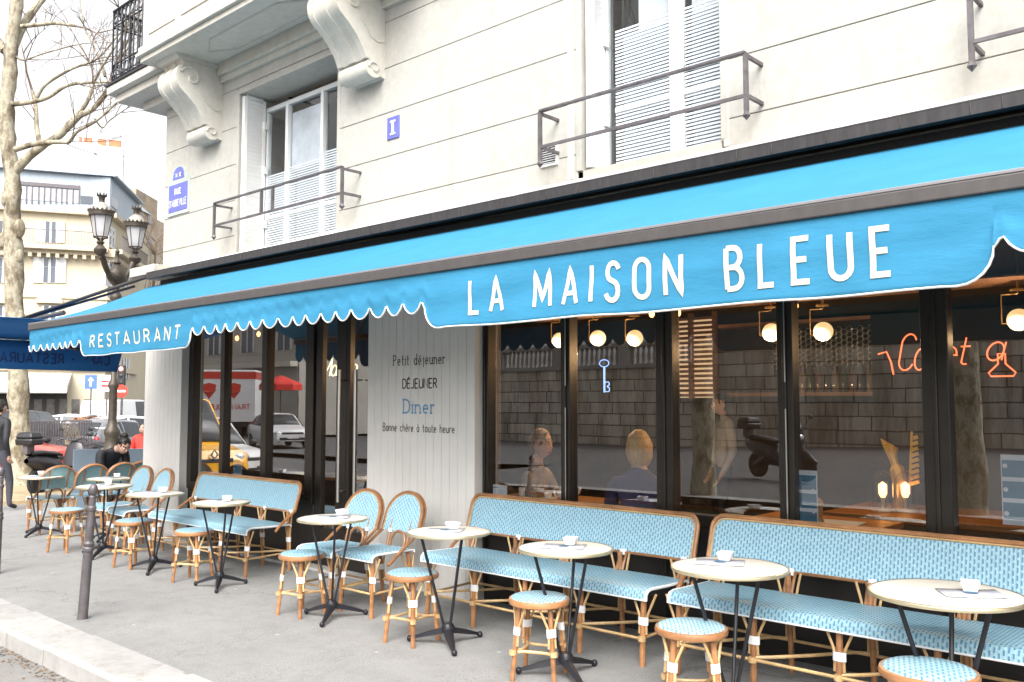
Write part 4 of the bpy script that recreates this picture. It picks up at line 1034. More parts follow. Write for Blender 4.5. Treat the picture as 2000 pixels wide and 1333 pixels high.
for px, py, w, lab in SD:
    p = on_top(px, py, .447); a = on_z(px - w / 2, py, p.z); b = on_z(px + w / 2, py, p.z); s = (a - b).length / .372
    loc = (p.x, p.y, zg(p.x)); lab = 'blue woven stool ' + lab
    if not ST: ST = make_stool(loc, lab); t = ST; t.rotation_euler.z = .35
    else: t = dup(ST, loc, random.uniform(.1, .9), lab)
    t.scale = (s, s, 1)

# bench
def make_bench(L, n):
    t = thing('woven_bench', '', 'bench', (0, 0, 0), 0, 'blue woven rattan benches against the facade')
    h = L / 2; mb = MB()
    prof = [(.215, .432), (.215, .446), (0, .449), (-.19, .455), (-.225, .449), (-.243, .430), (-.247, .395), (-.237, .392), (-.231, .42), (-.19, .438), (0, .43)]
    mb.prism(prof, lambda u, v, d: Vector((d, u, v)), -h + .03, h - .03); mb.build('seat', M['weave'], t, smooth=30)
    mb = MB()
    for sg in (-1, 1): mb.tube([(sg * (h - .026), u, v - .006) for u, v in prof[:7]], .009, 6)
    mb.tube([(-h + .03, -.2435, .391), (h - .03, -.2435, .391)], .006, 6); mb.build('seat_edging', M['band'], t)
    def bk(z): return .215 + (z - .45) * .30           # the back leans
    zb, zt, rc = .565, .83, .075
    top = [(-h, zb)] + [(-h, zt - rc)] + [(-h + rc - rc * cos(radians(a)), zt - rc + rc * sin(radians(a))) for a in (20, 45, 70, 90)] + [(h - rc + rc * sin(radians(a)), zt - rc + rc * cos(radians(a))) for a in (0, 20, 45, 70)] + [(h, zt - rc), (h, zb)]
    mb = MB(); mb.prism([(x * .988, z - .008 if z > zb else z) for x, z in top], lambda u, v, d: Vector((u, bk(v) + d, v)), -.006, .004, 0)
    for i, f in enumerate(mb.f): mb.m[i] = 1 if i == 1 else 0
    mb.build('backrest', [M['weave'], M['weaveback']], t, smooth=30)
    mb = MB(); fr = [(-h - .005, .03, .395), (-h - .005, .09, .46)] + [(x * 1.0, bk(z) - .008, z) for x, z in top] + [(h + .005, .09, .46), (h + .005, .03, .395)]
    mb.tube(fr, .0135, 8); mb.build('back_frame', M['rattan'], t)
    mb = MB(); mb.tube([(x * .983, bk(z) - .017, z - .016 if z > .6 else z) for x, z in top], .006, 6); mb.build('frame_lining', M['cane'], t)
    xs = [-h + .07 + (L - .14) * i / (n - 1) for i in range(n)]
    mb = MB()
    for a, b in zip(xs, xs[1:]):                      # round-cornered loops that carry the back
        pts = [(a + .022, .20, .445), (a + .022, bk(.52), .52), (a + .03, bk(.545), .548), (a + .05, bk(.557), .556), (b - .05, bk(.557), .556), (b - .03, bk(.545), .548), (b - .022, bk(.52), .52), (b - .022, .20, .445)]
        mb.tube(smoothpath(pts, 3), .0105, 7)
    mb.build('back_loops', M['rattan'], t)
    for x in xs: mb = MB(); mb.tube([(x, bk(.54), .538), (x, bk(.575), .573)], .024, 8); mb.build('binding', M['band'], t)
    for i, x in enumerate(xs):
        leg_parts(t, (x, -.20, .425), (x, -.235 + .01, 0), .0175, True, .265, (.085, 0, 0))
        leg_parts(t, (x, .21, .56), (x, .235, 0), .0165, True, .30, (.075, 0, 0))
    mb = MB(); z = .165
    for i, (a, b) in enumerate(zip(xs, xs[1:])):
        mb.tube([(a, -.226, z), (b, -.226, z)], .009, 6); mb.tube([(a, .236, z + .012), (b, .236, z + .012)], .009, 6)
        mb.tube(smoothpath([(a + .01, -.215, z + .012), (a + .08, -.16, z + .014), ((a + b) / 2, .02, z + .016), (b - .09, .2, z + .02), (b, .225, z + .02)], 4), .0095, 6)
    for x in xs: mb.tube([(x, -.226, z - .014), (x, -.226, z + .014)], .023, 8)
    mb.tube([(xs[0], -.226, z), (xs[0], .236, z + .012)], .009, 6); mb.tube([(xs[-1], -.226, z), (xs[-1], .236, z + .012)], .009, 6)
    mb.build('stretcher', M['cane'], t)
    return t
def place_bench(t, x, y, lab):
    t.location = (x, y, zg(x)); t['label'] = lab
B = make_bench(1.99, 5); place_bench(B, -1.865, 4.665, 'blue woven rattan bench nearest the camera, running out of the right edge')
b2 = dup(B, (0, 0, 0), 0); place_bench(b2, -3.955, 4.665, 'blue woven rattan bench in the middle, its left end touching the boarded pillar')
b3 = dup(B, (0, 0, 0), 0); place_bench(b3, -8.13, 4.62, 'far blue woven rattan bench between the left pillar and the glass doors'); b3.scale = (.96, 1, .98)

# chair
def make_chair(loc, rz, lab):
    t = thing('rattan_chair', lab, 'chair', loc, rz, 'arch backed rattan terrace chairs')
    mb = MB(); prof = [(.20, .435), (.20, .450), (-.16, .456), (-.19, .447), (-.205, .43), (-.207, .405), (-.198, .403), (-.19, .428), (-.16, .437)]
    mb.prism(prof, lambda u, v, d: Vector((d * (1 - .12 * (u + .2)), u, v)), -.20, .20); mb.build('seat', M['weave'], t)
    mb = MB()
    for sg in (-1, 1): mb.tube([(sg * .206 * (1 - .12 * (u + .2)), u, v - .006) for u, v in prof[:6]], .009, 6)
    mb.tube([(-.2, -.204, .402), (.2, -.204, .402)], .0055, 6); mb.build('seat_edging', M['band'], t)
    def bk(z): return .19 + (z - .45) * .34
    hw = lambda z: .205 if z < .68 else .205 * sqrt(max(0, 1 - ((z - .68) / .17) ** 2))
    zs = [.56 + .12 * i / 4 for i in range(5)] + [.68 + .17 * sin(radians(a)) for a in (12, 24, 36, 48, 60, 70, 80, 90)]
    out = [(-hw(z), z) for z in zs] + [(hw(z), z) for z in zs[::-1][1:]]
    mb = MB(); mb.prism([(x * .96, z - .008 if z > .57 else z) for x, z in out], lambda u, v, d: Vector((u, bk(v) + d - .1 * (1 - (u / .21) ** 2) * 0, v)), -.005, .005)
    for i in range(len(mb.f)): mb.m[i] = 1 if i == 1 else 0
    mb.build('backrest', [M['weave'], M['weaveback']], t)
    fr = [(-.205, -.06, .36), (-.207, .05, .44)] + [(x, bk(z), z) for x, z in out] + [(.207, .05, .44), (.205, -.06, .36)]
    mb = MB(); mb.tube(fr, .0125, 8); mb.tube([(x * 1.02, bk(z) + .026, z - .006) for x, z in out], .010, 6)
    mb.tube(smoothpath([(-.08, .19, .44), (-.08, .21, .50), (-.05, bk(.545), .545), (0, bk(.56), .56), (.05, bk(.545), .545), (.08, .21, .50), (.08, .19, .44)], 3), .0115, 7)
    for x in (-.11, .11): mb.tube([(x, .19, .44), (x, bk(.57), .57), (x, bk(.80) + .012, .80)], .010, 6)
    mb.build('back_frame', M['rattan'], t)
    mb = MB(); mb.tube([(x * .945, bk(z) - .008, z - .013 if z > .57 else z) for x, z in out], .0055, 6); mb.build('frame_lining', M['cane'], t)
    for x in (-.11, .11): mb = MB(); mb.tube([(x, bk(.545), .545), (x, bk(.57), .57)], .018, 8); mb.build('binding', M['band'], t)
    for sx in (-1, 1):
        leg_parts(t, (sx * .17, -.165, .425), (sx * .185, -.19, 0), .0165, True, .27, (.075, 0, 0))
        leg_parts(t, (sx * .165, .165, .435), (sx * .18, .225, 0), .0165, True, .28, (0, .07, 0))
    mb = MB(); z = .17
    c = [(-.18, -.18, z), (.18, -.18, z), (.177, .202, z + .01), (-.177, .202, z + .01)]
    for i in range(4): mb.tube([c[i], c[(i + 1) % 4]], .0085, 6)
    mb.build('stretcher', M['cane'], t)
    return t
CD = [(655, 1066, 0.05, 'arch backed blue rattan chair directly in front of the glass doors'), (735, 1074, 0.0, 'arch backed blue rattan chair standing against the boarded pillar with the menu lettering'),
      (228, 985, 0.05, 'arch backed blue rattan chair against the left pillar, the left one of the pair'), (266, 994, -.05, 'arch backed blue rattan chair against the left pillar, the right one of the pair'),
      (97, 970, -1.60, 'rattan chair turned away at the far left, by the table near the plane tree'), (158, 966, -1.5, 'rattan chair turned away behind the leaning bollard, in front of the grey panel'),
      (213, 962, -1.45, 'rattan chair turned away below the bent woman in black'), (250, 958, -1.5, 'rattan chair turned away, half hidden by the left pillar')]
CH = None
for px, py, rz, lab in CD:
    p = on_top(px, py, .447); loc = (p.x, min(p.y, 4.74) if rz > -1 else p.y, zg(p.x))
    if not CH: CH = make_chair(loc, rz, lab)
    else: dup(CH, loc, rz, lab)

# bollards
def make_bollard(loc, lab):
    t = thing('bollard', lab, 'bollard', loc, 0, 'cast iron bollards along the kerb'); mb = MB()
    mb.lathe([(.050, 0), (.046, .03), (.043, .5), (.052, .51), (.052, .53), (.043, .54), (.050, .55), (.050, .565), (.038, .58), (.034, .80), (.042, .81), (.042, .83), (.032, .84), (.030, .90), (.036, .905), (.022, .918)], n=20)
    mb.build('post', M['iron'], t)
    mb = MB(); mb.ball((0, 0, .955), (.042, .042, .045), 16, 12); mb.build('knob', M['iron'], t)
    return t
p = on_z(161, 1209, zg(-6.6)); b0 = make_bollard((p.x, p.y, zg(p.x)), 'grey cast iron bollard leaning to the right, standing alone on the pavement'); b0.rotation_euler = (.0, radians(7.0), 0); b0.scale = (.76, .76, .98)
p = on_z(-8, 1120, zg(-8.2)); b1 = dup(b0, (p.x, p.y, zg(p.x)), 0, 'grey cast iron bollard cut by the left edge of the picture'); b1.rotation_euler = (0, radians(2.0), 0); b1.scale = b0.scale
# grey wind screens
def screen(x0, x1, ytop, d, h, lab):
    a, b = at(x0, ytop, d), at(x1, ytop, d + .15); t = thing('terrace_screen', lab, 'screen', (0, 0, 0), 0, 'grey blue terrace screens'); z = zg(a.x); mb = MB()
    v = (b - a); v.z = 0; n = v.normalized().cross(Vector((0, 0, 1))) * .02
    ln = Vector((-.03, 0, 0)) * 0
    vs = []
    for p in (a, b):
        for zz in (z + .05, a.z):
            for s in (-1, 1): vs.append(Vector((p.x, p.y, zz)) + n * s)
    mb.add(vs, [(0, 1, 3, 2), (4, 6, 7, 5), (0, 4, 5, 1), (2, 3, 7, 6), (0, 2, 6, 4), (1, 5, 7, 3)]); mb.build('panel', M['greyscreen'], t, bevel=.01)
    mb = MB()
    for p in (a.lerp(b, .15), a.lerp(b, .85)): mb.box((p.x, p.y, z + .025), (.08, .34, .05))
    mb.build('foot', M['iron'], t)
screen(143, 194, 878, 12.9, .9, 'grey blue terrace screen left of the bent woman'); screen(238, 290, 877, 12.9, .9, 'grey blue terrace screen right of the bent woman, half hidden by the pillar')

# ------------------------------------------------------------------ trees
def bark_mat(name, cols, sc=3):
    w = N(name); n1 = w.noise(sc, 5, .65, stretch=(1.6, 1.6, .8)); n2 = w.noise(sc * 6, 4, .7)
    c = w.ramp(n1, [(.34, cols[0]), (.46, cols[1]), (.56, cols[2]), (.68, cols[3])])
    w.set(w.mix(1.0, c, w.ramp(n2, [(.35, (.75, .74, .7)), (.6, (1, 1, 1))]), 'MULTIPLY'), .85)
    w.bump(w.math('ADD', n1, w.math('MULTIPLY', n2, .5)), .6, .03); return w.mat
M['plane'] = bark_mat('plane bark', ((.11, .09, .06), (.24, .20, .14), (.42, .385, .30), (.26, .245, .17)))
M['darkbark'] = bark_mat('dark bark', ((.16, .13, .08), (.30, .25, .17), (.55, .49, .38), (.38, .33, .24)), 5)
M['twig'] = mat('twigs', (.16, .115, .085), .85, var=.3)
def limb(mb, pts, r0, r1, n=7, wob=.0):
    P = smoothpath(pts, 4); m = len(P)
    if wob:
        P = [p + Vector((random.uniform(-1, 1), random.uniform(-1, 1), random.uniform(-.3, .3))) * wob for p in P]
    R = [(r0 + (r1 - r0) * (i / (m - 1)) ** .8) * (1 + (random.uniform(-.12, .12) if r0 > .1 else 0)) for i in range(m)]
    mb.tube(P, R, n)
    return P
def twigs(mb, p, d, L, r, depth):
    d = d.normalized(); n = 5; pts = [p]; q = p.copy(); dd = d.copy()
    for i in range(n):
        dd = (dd + Vector((random.uniform(-1, 1), random.uniform(-1, 1), random.uniform(-.6, .7))) * .16).normalized()
        q = q + dd * (L / n); pts.append(q.copy())
    mb.tube(pts, [r * (1 - .7 * i / n) for i in range(n + 1)], 4 if r < .02 else 5, caps=False)
    if depth:
        for k in range(random.choice((2, 3, 3))):
            i = random.randint(2, n); nd = (dd + Vector((random.uniform(-1, 1), random.uniform(-1, 1), random.uniform(-.5, .8))) * .75)
            twigs(mb, pts[i], nd, L * random.uniform(.5, .78), r * .6, depth - 1)
t = thing('plane_tree', 'bare plane tree with mottled peeling bark and long branches at the left edge', 'tree', at(42, 945, 19))
inv = t.location.copy(); D = 19.0
PX = lambda l, d=D: [at(a, b, d + (c[0] if c else 0)) - inv for a, b, *c in l]
mb = MB(); limb(mb, PX([(43, 962), (41, 900), (38, 800), (33, 700), (28, 600), (27, 500), (24, 430), (24, 350), (14, 270), (14, 200), (20, 140), (22, 90), (30, 30), (36, -40)]), .225, .12, 14, .012)
for px, py, r in ((38, 447, .16), (8, 468, .14), (36, 500, .13), (40, 620, .12), (12, 388, .15), (46, 700, .10), (22, 560, .15)): mb.ball(at(px, py, D - .06) - inv, (r * .72, r * .72, r * 1.3), 12, 9)
mb.lathe([(.38, -.1), (.32, .05), (.275, .25), (.25, .5)], (0, 0, .05), 14, caps=False)
mb.build('trunk', M['plane'], t, smooth=60)
BR = [([(24, 340), (50, 312), (80, 287), (115, 265), (140, 240), (158, 225), (180, 214), (205, 185), (216, 160)], .105, .05), ([(80, 288), (72, 250), (70, 210), (63, 178)], .06, .04), ([(30, 292), (75, 280), (115, 278), (136, 277), (150, 258), (190, 235), (240, 190), (275, 165)], .065, .015),
      ([(135, 243), (165, 208), (178, 180), (182, 165)], .05, .035), ([(14, 205), (60, 200), (95, 190), (130, 168), (170, 162), (215, 160), (268, 148)], .06, .015), ([(72, 192), (90, 165), (140, 135), (190, 115), (230, 70), (275, 22)], .04, .012),
      ([(205, 150), (195, 120), (180, 85), (162, 45), (155, -10)], .028, .012), ([(18, 110), (45, 50), (62, 25), (90, -10)], .11, .07), ([(42, 52), (90, 47), (110, 46), (146, 51)], .05, .03), ([(26, 105), (45, 118), (85, 105), (160, 86), (215, 84)], .025, .008),
      ([(216, 160), (225, 130), (255, 85), (272, 30)], .035, .012), ([(182, 165), (200, 130), (235, 75), (262, 10)], .03, .012), ([(10, 100), (-10, 70), (-30, 20)], .1, .06), ([(6, 265), (-20, 240), (-50, 200)], .1, .05), ([(185, 232), (200, 250), (215, 235), (260, 205), (300, 190)], .02, .008)]
mb = MB(); tw = MB(); random.seed(11)
for l, r0, r1 in BR:
    dz = random.uniform(-1.2, 1.2); k = len(l)
    P = limb(mb, PX([(a, b, dz * i / k) for i, (a, b) in enumerate(l)]), r0, r1, 7)
    for i in range(len(P) // 3, len(P), 1):
        if random.random() < (.40 if r0 < .1 else .28):
            d = (P[i] - P[i - 1]).normalized() + Vector((random.uniform(-1, 1), random.uniform(-1, 1), random.uniform(-.7, .5))) * .8
            twigs(tw, P[i], d, random.uniform(.6, 1.6), .011, 2)
    twigs(tw, P[-1], P[-1] - P[-3], 1.3, r1 * .7, 3)
mb.build('branches', M['plane'], t, smooth=60); tw.build('twigs', M['twig'], t, smooth=0)
def back_tree(x, y, r, lab, ln):
    t = thing('street_tree', lab, 'tree', (x, y, zg(x)), 0, 'trees on the opposite pavement'); mb = MB()
    limb(mb, [(0, 0, -.1), (ln * .2, 0, 1.5), (ln * .5, .05, 3), (ln, .1, 5.2)], r * 1.25, r * .8, 14, .008); mb.build('trunk', M['darkbark'], t, smooth=60)
    mb = MB(); tw = MB()
    for k in range(6):
        a = k * 1.05 + r * 9; P = limb(mb, [(ln, .1, 4.6 + .1 * k), (ln + cos(a) * .8, .1 + sin(a) * .8, 5.8), (ln + cos(a) * 1.9, sin(a) * 1.9, 7.2)], .08, .02)
        for q in range(5): twigs(tw, P[3 + q], Vector((cos(a), sin(a), .6)), 1.1, .014, 1)
    mb.build('branches', M['darkbark'], t); tw.build('twigs', M['twig'], t, smooth=0)
back_tree(-7.75, -2.85, .17, 'dark tree trunk mirrored in the shop window beside the wide mullion', .1); back_tree(-3.62, -2.8, .16, 'dark tree trunk mirrored in the window below the orange neon words', -.08)

# ------------------------------------------------------------------ street lamp
p = at(218, 870, 16); t = thing('street_lamp', 'old Parisian cast iron street lamp with two crowned glass lanterns', 'street lamp', (p.x, p.y, zg(p.x)))
LAMP = mat('lamp iron', (.085, .07, .055), .5, .4, var=.3, vs=9)
mb = MB(); mb.lathe([(.22, 0), (.22, .12), (.17, .2), (.155, .75), (.185, .8), (.185, .86), (.13, .95), (.11, 1.15), (.135, 1.2), (.135, 1.26), (.085, 1.34), (.072, 1.45), (.068, 2.0), (.09, 2.04), (.09, 2.1), (.055, 2.16), (.045, 3.55), (.1, 3.62), (.1, 3.68), (.06, 3.75), (.05, 3.85), (.14, 3.95), (.16, 4.1), (.10, 4.18), (.04, 4.25), (.07, 4.28), (.03, 4.34), (.03, 4.46), (.045, 4.48), (0, 4.56)], n=20)
mb.build('post', LAMP, t, smooth=50)
for k, (px, py, d) in enumerate(((196, 482, 15.4), (264, 500, 16.6))):
    q = at(px, py, d) - t.location
    mb = MB(); s = 1 if k else -1
    mb.tube(smoothpath([(0, 0, 4.05), (q.x * .35, q.y * .35, 3.98), (q.x * .65, q.y * .65, q.z - .32), (q.x * .9, q.y * .9, q.z - .12), (q.x, q.y, q.z - .06)], 4), [.06] * 6 + [.05] * 6 + [.045] * 5, 10)
    mb.ball((q.x * .3, q.y * .3, 3.99), .085); mb.lathe([(0, -.24), (.025, -.2), (.02, -.17), (.09, -.12), (.11, -.05), (.07, 0), (.04, .03), (.07, .07), (.04, .1)], q, 12); mb.build('arm', LAMP, t, smooth=50)
    z0 = q.z + .16; n_before = set(o.name for o in t.children); q0z = q; mb = MB()
    for a in range(6):
        c, s2 = cos(a * pi / 3), sin(a * pi / 3); mb.tube([(q.x + .145 * c, q.y + .145 * s2, z0), (q.x + .235 * c, q.y + .235 * s2, z0 + .5)], .010, 5)
        mb.tube(smoothpath([(q.x + .03 * c, q.y + .03 * s2, q.z + .08), (q.x + .08 * c, q.y + .08 * s2, q.z + .13), (q.x + .145 * c, q.y + .145 * s2, z0)], 3), .014, 5)
        mb.tube([(q.x + .235 * c, q.y + .235 * s2, z0 + .57), (q.x + .285 * c, q.y + .285 * s2, z0 + .66)], [.04, .012], 5)
    mb.lathe([(.15, -.015), (.165, 0), (.15, .015)], (q.x, q.y, z0), 24, caps=False)
    mb.lathe([(.235, .49), (.27, .5), (.275, .57), (.285, .6), (.24, .605)], (q.x, q.y, z0), 24, caps=False)
    for a in range(18): c, s2 = cos(a * pi / 9), sin(a * pi / 9); mb.ball((q.x + .275 * c, q.y + .275 * s2, z0 + .615), (.028, .028, .03), 6, 5)
    f = mb.build('lantern_frame', LAMP, t, smooth=50)
    mb = MB(); mb.lathe([(.24, .605), (.2, .68), (.13, .76), (.09, .80)], (q.x, q.y, z0), 24, caps=False); mb.build('roof_dome', mat('lamp dome', (.34, .31, .27), .5, .2) if not k else bpy.data.materials['lamp dome'], f, smooth=50)
    mb = MB(); mb.lathe([(.08, .80), (.06, .84), (.075, .93), (.10, .97), (.07, .97)], (q.x, q.y, z0), 16)
    for a in range(8): c, s2 = cos(a * pi / 4), sin(a * pi / 4); mb.tube([(q.x + .09 * c, q.y + .09 * s2, z0 + .96), (q.x + .115 * c, q.y + .115 * s2, z0 + 1.03)], [.03, .008], 5)
    mb.build('crown', LAMP, f)
    mb = MB(); mb.lathe([(.14, .0), (.23, .5)], (q.x, q.y, z0), 6, caps=False); mb.build('lantern_glass', M['frost'], f, smooth=0)
    mb = MB(); mb.lathe([(.07, .12), (.10, .46), (.0, .5)], (q.x, q.y, z0), 10); mb.build('diffuser', mat('lamp diffuser', (.75, .75, .76), .4) if not k else bpy.data.materials['lamp diffuser'], f)
    for o in t.children_recursive:
        if o.name.startswith(('lantern', 'roof_dome', 'crown', 'diffuser')) and not o.get('sized'):
            o['sized'] = 1
            for v in o.data.vertices: v.co = Vector((q.x, q.y, z0)) + (v.co - Vector((q.x, q.y, z0))) * .75
    for o in t.children_recursive:
        if 'sized' in o: pass

# ------------------------------------------------------------------ buildings across the square
class Plane:
    def __init__(s, a, b):
        s.o = Vector((a.x, a.y, 0)); s.d = Vector((b.x - a.x, b.y - a.y, 0)); s.L = s.d.length; s.d.normalize(); s.n = s.d.cross(Vector((0, 0, 1)))
    def px(s, px, py):
        r = ray(px, py); k = (s.o - _C).dot(s.n) / r.dot(s.n); p = _C + r * k; return ((p - s.o).dot(s.d), p.z)
    def pt(s, x, z, out=0): return s.o + s.d * x + Vector((0, 0, z)) + s.n * out
    def box(s, mb, x0, x1, z0, z1, o0, o1, mi=0):
        vs = [s.pt(x, z, o) for o in (o0, o1) for z in (z0, z1) for x in (x0, x1)]
        mb.add(vs, [(0, 1, 3, 2), (4, 6, 7, 5), (0, 4, 5, 1), (2, 3, 7, 6), (0, 2, 6, 4), (1, 5, 7, 3)], mi)
    def bpx(s, mb, x0, y0, x1, y1, o0, o1, mi=0):
        a, b = s.px(x0, y0), s.px(x1, y1); s.box(mb, min(a[0], b[0]), max(a[0], b[0]), min(a[1], b[1]), max(a[1], b[1]), o0, o1, mi)
CREAM = stone_wall('yellow stone', (.58, .51, .385), .05, .12); ZINC = mat('zinc', (.36, .415, .475), .5, .2, var=.1, vs=2, stretch=(4, 4, .3)); PANE = mat('dark panes', (.10, .115, .14), .15, var=.3, vs=.5); SHUT = mat('pale shutters', (.62, .62, .63), .6)
POT = mat('terracotta pots', (.5, .2, .1), .8); GREYW = mat('white render', (.66, .64, .61), .85, var=.05); OCH = mat('weathered ochre render', (.40, .32, .24), .9, var=.3, vs=.6)
bA = thing('apartment_building', 'cream apartment building with zinc top storey, white shutters and a cafe awning', 'building')
pl = Plane(at(-260, 700, 46.5), at(206, 700, 50.5)); pr = Plane(at(206, 700, 50.5), at(262, 700, 57.5))
mb = MB()
for q, L in ((pl, pl.L), (pr, pr.L + 14)):
    q.box(mb, 0, L, -1, 12.05, -8, 0)
mb.build('wall', CREAM, bA)
mb = MB()
for q, L in ((pl, pl.L), (pr, pr.L + .5)):
    q.box(mb, -.1, L, 9.95, 10.2, .003, .75); q.box(mb, -.1, L, 9.75, 9.95, .003, .35); q.box(mb, 0, L, 12.05, 12.3, -.3, .35); q.box(mb, 0, L, 7.3, 7.42, .003, .1); q.box(mb, 0, L, 5.9, 6.1, .003, .14); q.box(mb, 0, L, 3.3, 3.6, .003, .2)
    n = int(L / .45)
    for i in range(n): q.box(mb, i * .45 + .1, i * .45 + .28, 9.52, 9.75, .003, .5)
mb.build('cornice', CREAM, bA)
mb = MB()
for q, L in ((pl, pl.L), (pr, pr.L)):
    q.box(mb, 0, L, 10.98, 11.02, .66, .70)
    n = int(L / .16)
    for i in range(n): q.box(mb, i * .16, i * .16 + .02, 10.2, 10.98, .67, .69)
mb.build('balcony_railing', M['iron'], bA)
mb = MB()
for q, L in ((pl, pl.L), (pr, pr.L)): q.box(mb, -.2, L + .05, 12.3, 14.35, -7, .02); q.box(mb, -.3, L + .1, 14.35, 14.45, -7, .35)
zs = mb.build('zinc_storey', ZINC, bA)
mb = MB(); pl.bpx(mb, 40, 364, 155, 398, .02, .05); pl.bpx(mb, -120, 364, 8, 398, .02, .05); mb.build('glazing', mat('pale glazing', (.42, .43, .47), .2, var=.2, vs=1.5), zs)
mb = MB()
for x in (40, 52, 63, 76, 87, 99, 110, 121, 131, 143, 155): pl.bpx(mb, x - .6, 363, x + .6, 399, .05, .09)
pl.bpx(mb, 40, 362, 156, 364, .05, .1); mb.build('glazing_bars', M['iron'], zs)
mb = MB(); pl.bpx(mb, 158, 383, 182, 400, .02, .06); pr.bpx(mb, 216, 382, 228, 412, .02, .06); mb.build('window', PANE, bA)
def far_win(q, x0, x1, y0, y1, sh=True, arch=False):
    mb = MB(); q.bpx(mb, x0, y0, x1, y1, .01, .04); w = mb.build('window', PANE, bA); c = (x0 + x1) / 2; mb = MB(); s = (x1 - x0) * .08
    for a in (x0, c, x1): q.bpx(mb, a - s * .7, y0, a + s * .7, y1, .04, .07)
    for f in (0, .38, 1): q.bpx(mb, x0, y0 + (y1 - y0) * f - .8, x1, y0 + (y1 - y0) * f + .8, .04, .068)
    mb.build('window_bars', SHUT, w)
    if sh:
        W2 = (x1 - x0) * .62
        for a, b in ((x0 - W2, x0 - s), (x1 + s, x1 + W2)):
            mb = MB(); q.bpx(mb, a, y0, b, y1, .01, .09); mb.build('shutter', SHUT, bA)
    if arch:
        a, z = q.px(x0 - 12, y0 - 5); b, _ = q.px(x1 + 12, y0 - 5); mb = MB(); q.box(mb, a, b, z, z + .18, .003, .3)
        vs = [q.pt(a, z + .18, o) for o in (.003, .3)] + [q.pt(b, z + .18, o) for o in (.003, .3)] + [q.pt((a + b) / 2, z + .75, o) for o in (.003, .3)]
        mb.add(vs, [(0, 2, 4), (1, 5, 3), (0, 1, 3, 2), (2, 3, 5, 4), (4, 5, 1, 0)]); mb.build('pediment', CREAM, bA)
for x in (99, -5, -110): far_win(pl, x - 12, x + 12, 433 + (x - 99) * -.0 - (99 - x) * .02, 475 - (99 - x) * .02, True); far_win(pl, x - 16, x + 12, 503, 553, True); far_win(pl, x - 16, x + 12, 597, 652, False, True)
far_win(pr, 211, 222, 447, 483, False); far_win(pr, 211, 223, 514, 560, True); far_win(pr, 241, 250, 520, 562, False); far_win(pr, 240, 250, 700, 740, False); far_win(pr, 222, 231, 700, 740, False); far_win(pr, 222, 231, 610, 660, False); far_win(pr, 241, 250, 612, 660, False)
mb = MB(); q = pl
a0, a1 = q.px(84, 360)[0], q.px(216, 360)[0]
vs = [q.pt(a0, 14.45, -.6), q.pt(a1, 14.45, -.6), q.pt(q.px(185, 360)[0], 17.0, -3), q.pt(q.px(90, 360)[0], 17.1, -3), q.pt(a0, 14.45, -7), q.pt(a1, 14.45, -7)]
mb.add(vs, [(0, 1, 2, 3), (1, 5, 2), (0, 3, 4), (3, 2, 5, 4)]); mb.build('roof', ZINC, bA)
mb = MB(); q.box(mb, q.px(60, 300)[0], q.px(92, 300)[0], 14, 17.0, -3.5, -2.6); q.box(mb, q.px(150, 300)[0], q.px(232, 300)[0], 14, 17.3, -5.5, -4.4); q.box(mb, -2, q.px(8, 300)[0], 14, 16, -3.5, -2.6)
ch = mb.build('chimney_stack', GREYW, bA)
mb = MB()
for px in (138, 149, 153, 157, 160, 178, 182, 186, 190, 202, 206, 210, 214, 218, 222):
    x = q.px(px, 310)[0]; o = q.pt(x, 17.3, -4.95); mb.lathe([(.1, 0), (.085, .5), (.11, .52), (.09, .55)], o, 8)
mb.build('chimney_pots', POT, ch)
# cafe on its ground floor
mb = MB(); a, b = pl.px(-150, 740)[0], pl.px(140, 740)[0]
vs = [pl.pt(x, z, o) for x in (a, b) for z, o in ((3.15, .05), (2.45, 2.2), (2.05, 2.25), (2.0, 2.2), (3.0, .05))]
mb.add(vs, [(0, 5, 6, 1), (1, 6, 7, 2), (4, 3, 8, 9), (0, 1, 2, 3, 4), (5, 9, 8, 7, 6)]); mb.build('cafe_awning', M['canvaswhite'], bA)
mb = MB(); pl.box(mb, a, b - .2, -1, 2.9, .005, .06); cf = mb.build('cafe_front', mat('dark cafe front', (.03, .026, .024), .4), bA)
mb = MB()
for i in range(16): x = a + .3 + i * .62; pl.box(mb, x, x + .4, .5, 1.7, .06, .08)
mb.build('cafe_pane', mat('cafe panes', (.16, .15, .14), .2, var=.6, vs=1.5), cf)
# second building, far right behind
bB = thing('rear_building', 'weathered ochre building with slate mansard roof and skylights behind the street lamp', 'building')
qb = Plane(at(226, 600, 68), at(340, 600, 80)); mb = MB(); qb.box(mb, 0, qb.L + 6, -1, 17.0, -8, 0); mb.build('wall', OCH, bB)
mb = MB(); vs = [qb.pt(-.3, 17, .2), qb.pt(qb.px(292, 400)[0], 17, .2), qb.pt(qb.px(290, 360)[0] - .6, 20.2, -3.2), qb.pt(.5, 20.6, -3.2), qb.pt(-.3, 17, -7), qb.pt(qb.px(292, 400)[0], 17, -7)]
mb.add(vs, [(0, 1, 2, 3), (1, 5, 2), (0, 3, 4), (3, 2, 5, 4)]); rf = mb.build('roof', ZINC, bB)
mb = MB()
for f in (.14, .46, .76):
    o = qb.pt(-.3, 17, .2).lerp(qb.pt(qb.px(292, 400)[0], 17, .2), f); u = qb.d * .75; v = (Vector((0, 0, 3.3)) - qb.n * 3.4) * .42; n = (qb.n * .7 + Vector((0, 0, .7))) * .08; o = o + v * .5
    mb.add([o + n, o + u + n, o + u + v + n, o + v + n, o - n, o + u - n, o + u + v - n, o + v - n], [(0, 1, 2, 3), (0, 4, 5, 1), (1, 5, 6, 2), (2, 6, 7, 3), (3, 7, 4, 0)])
mb.build('skylight', SHUT, rf)
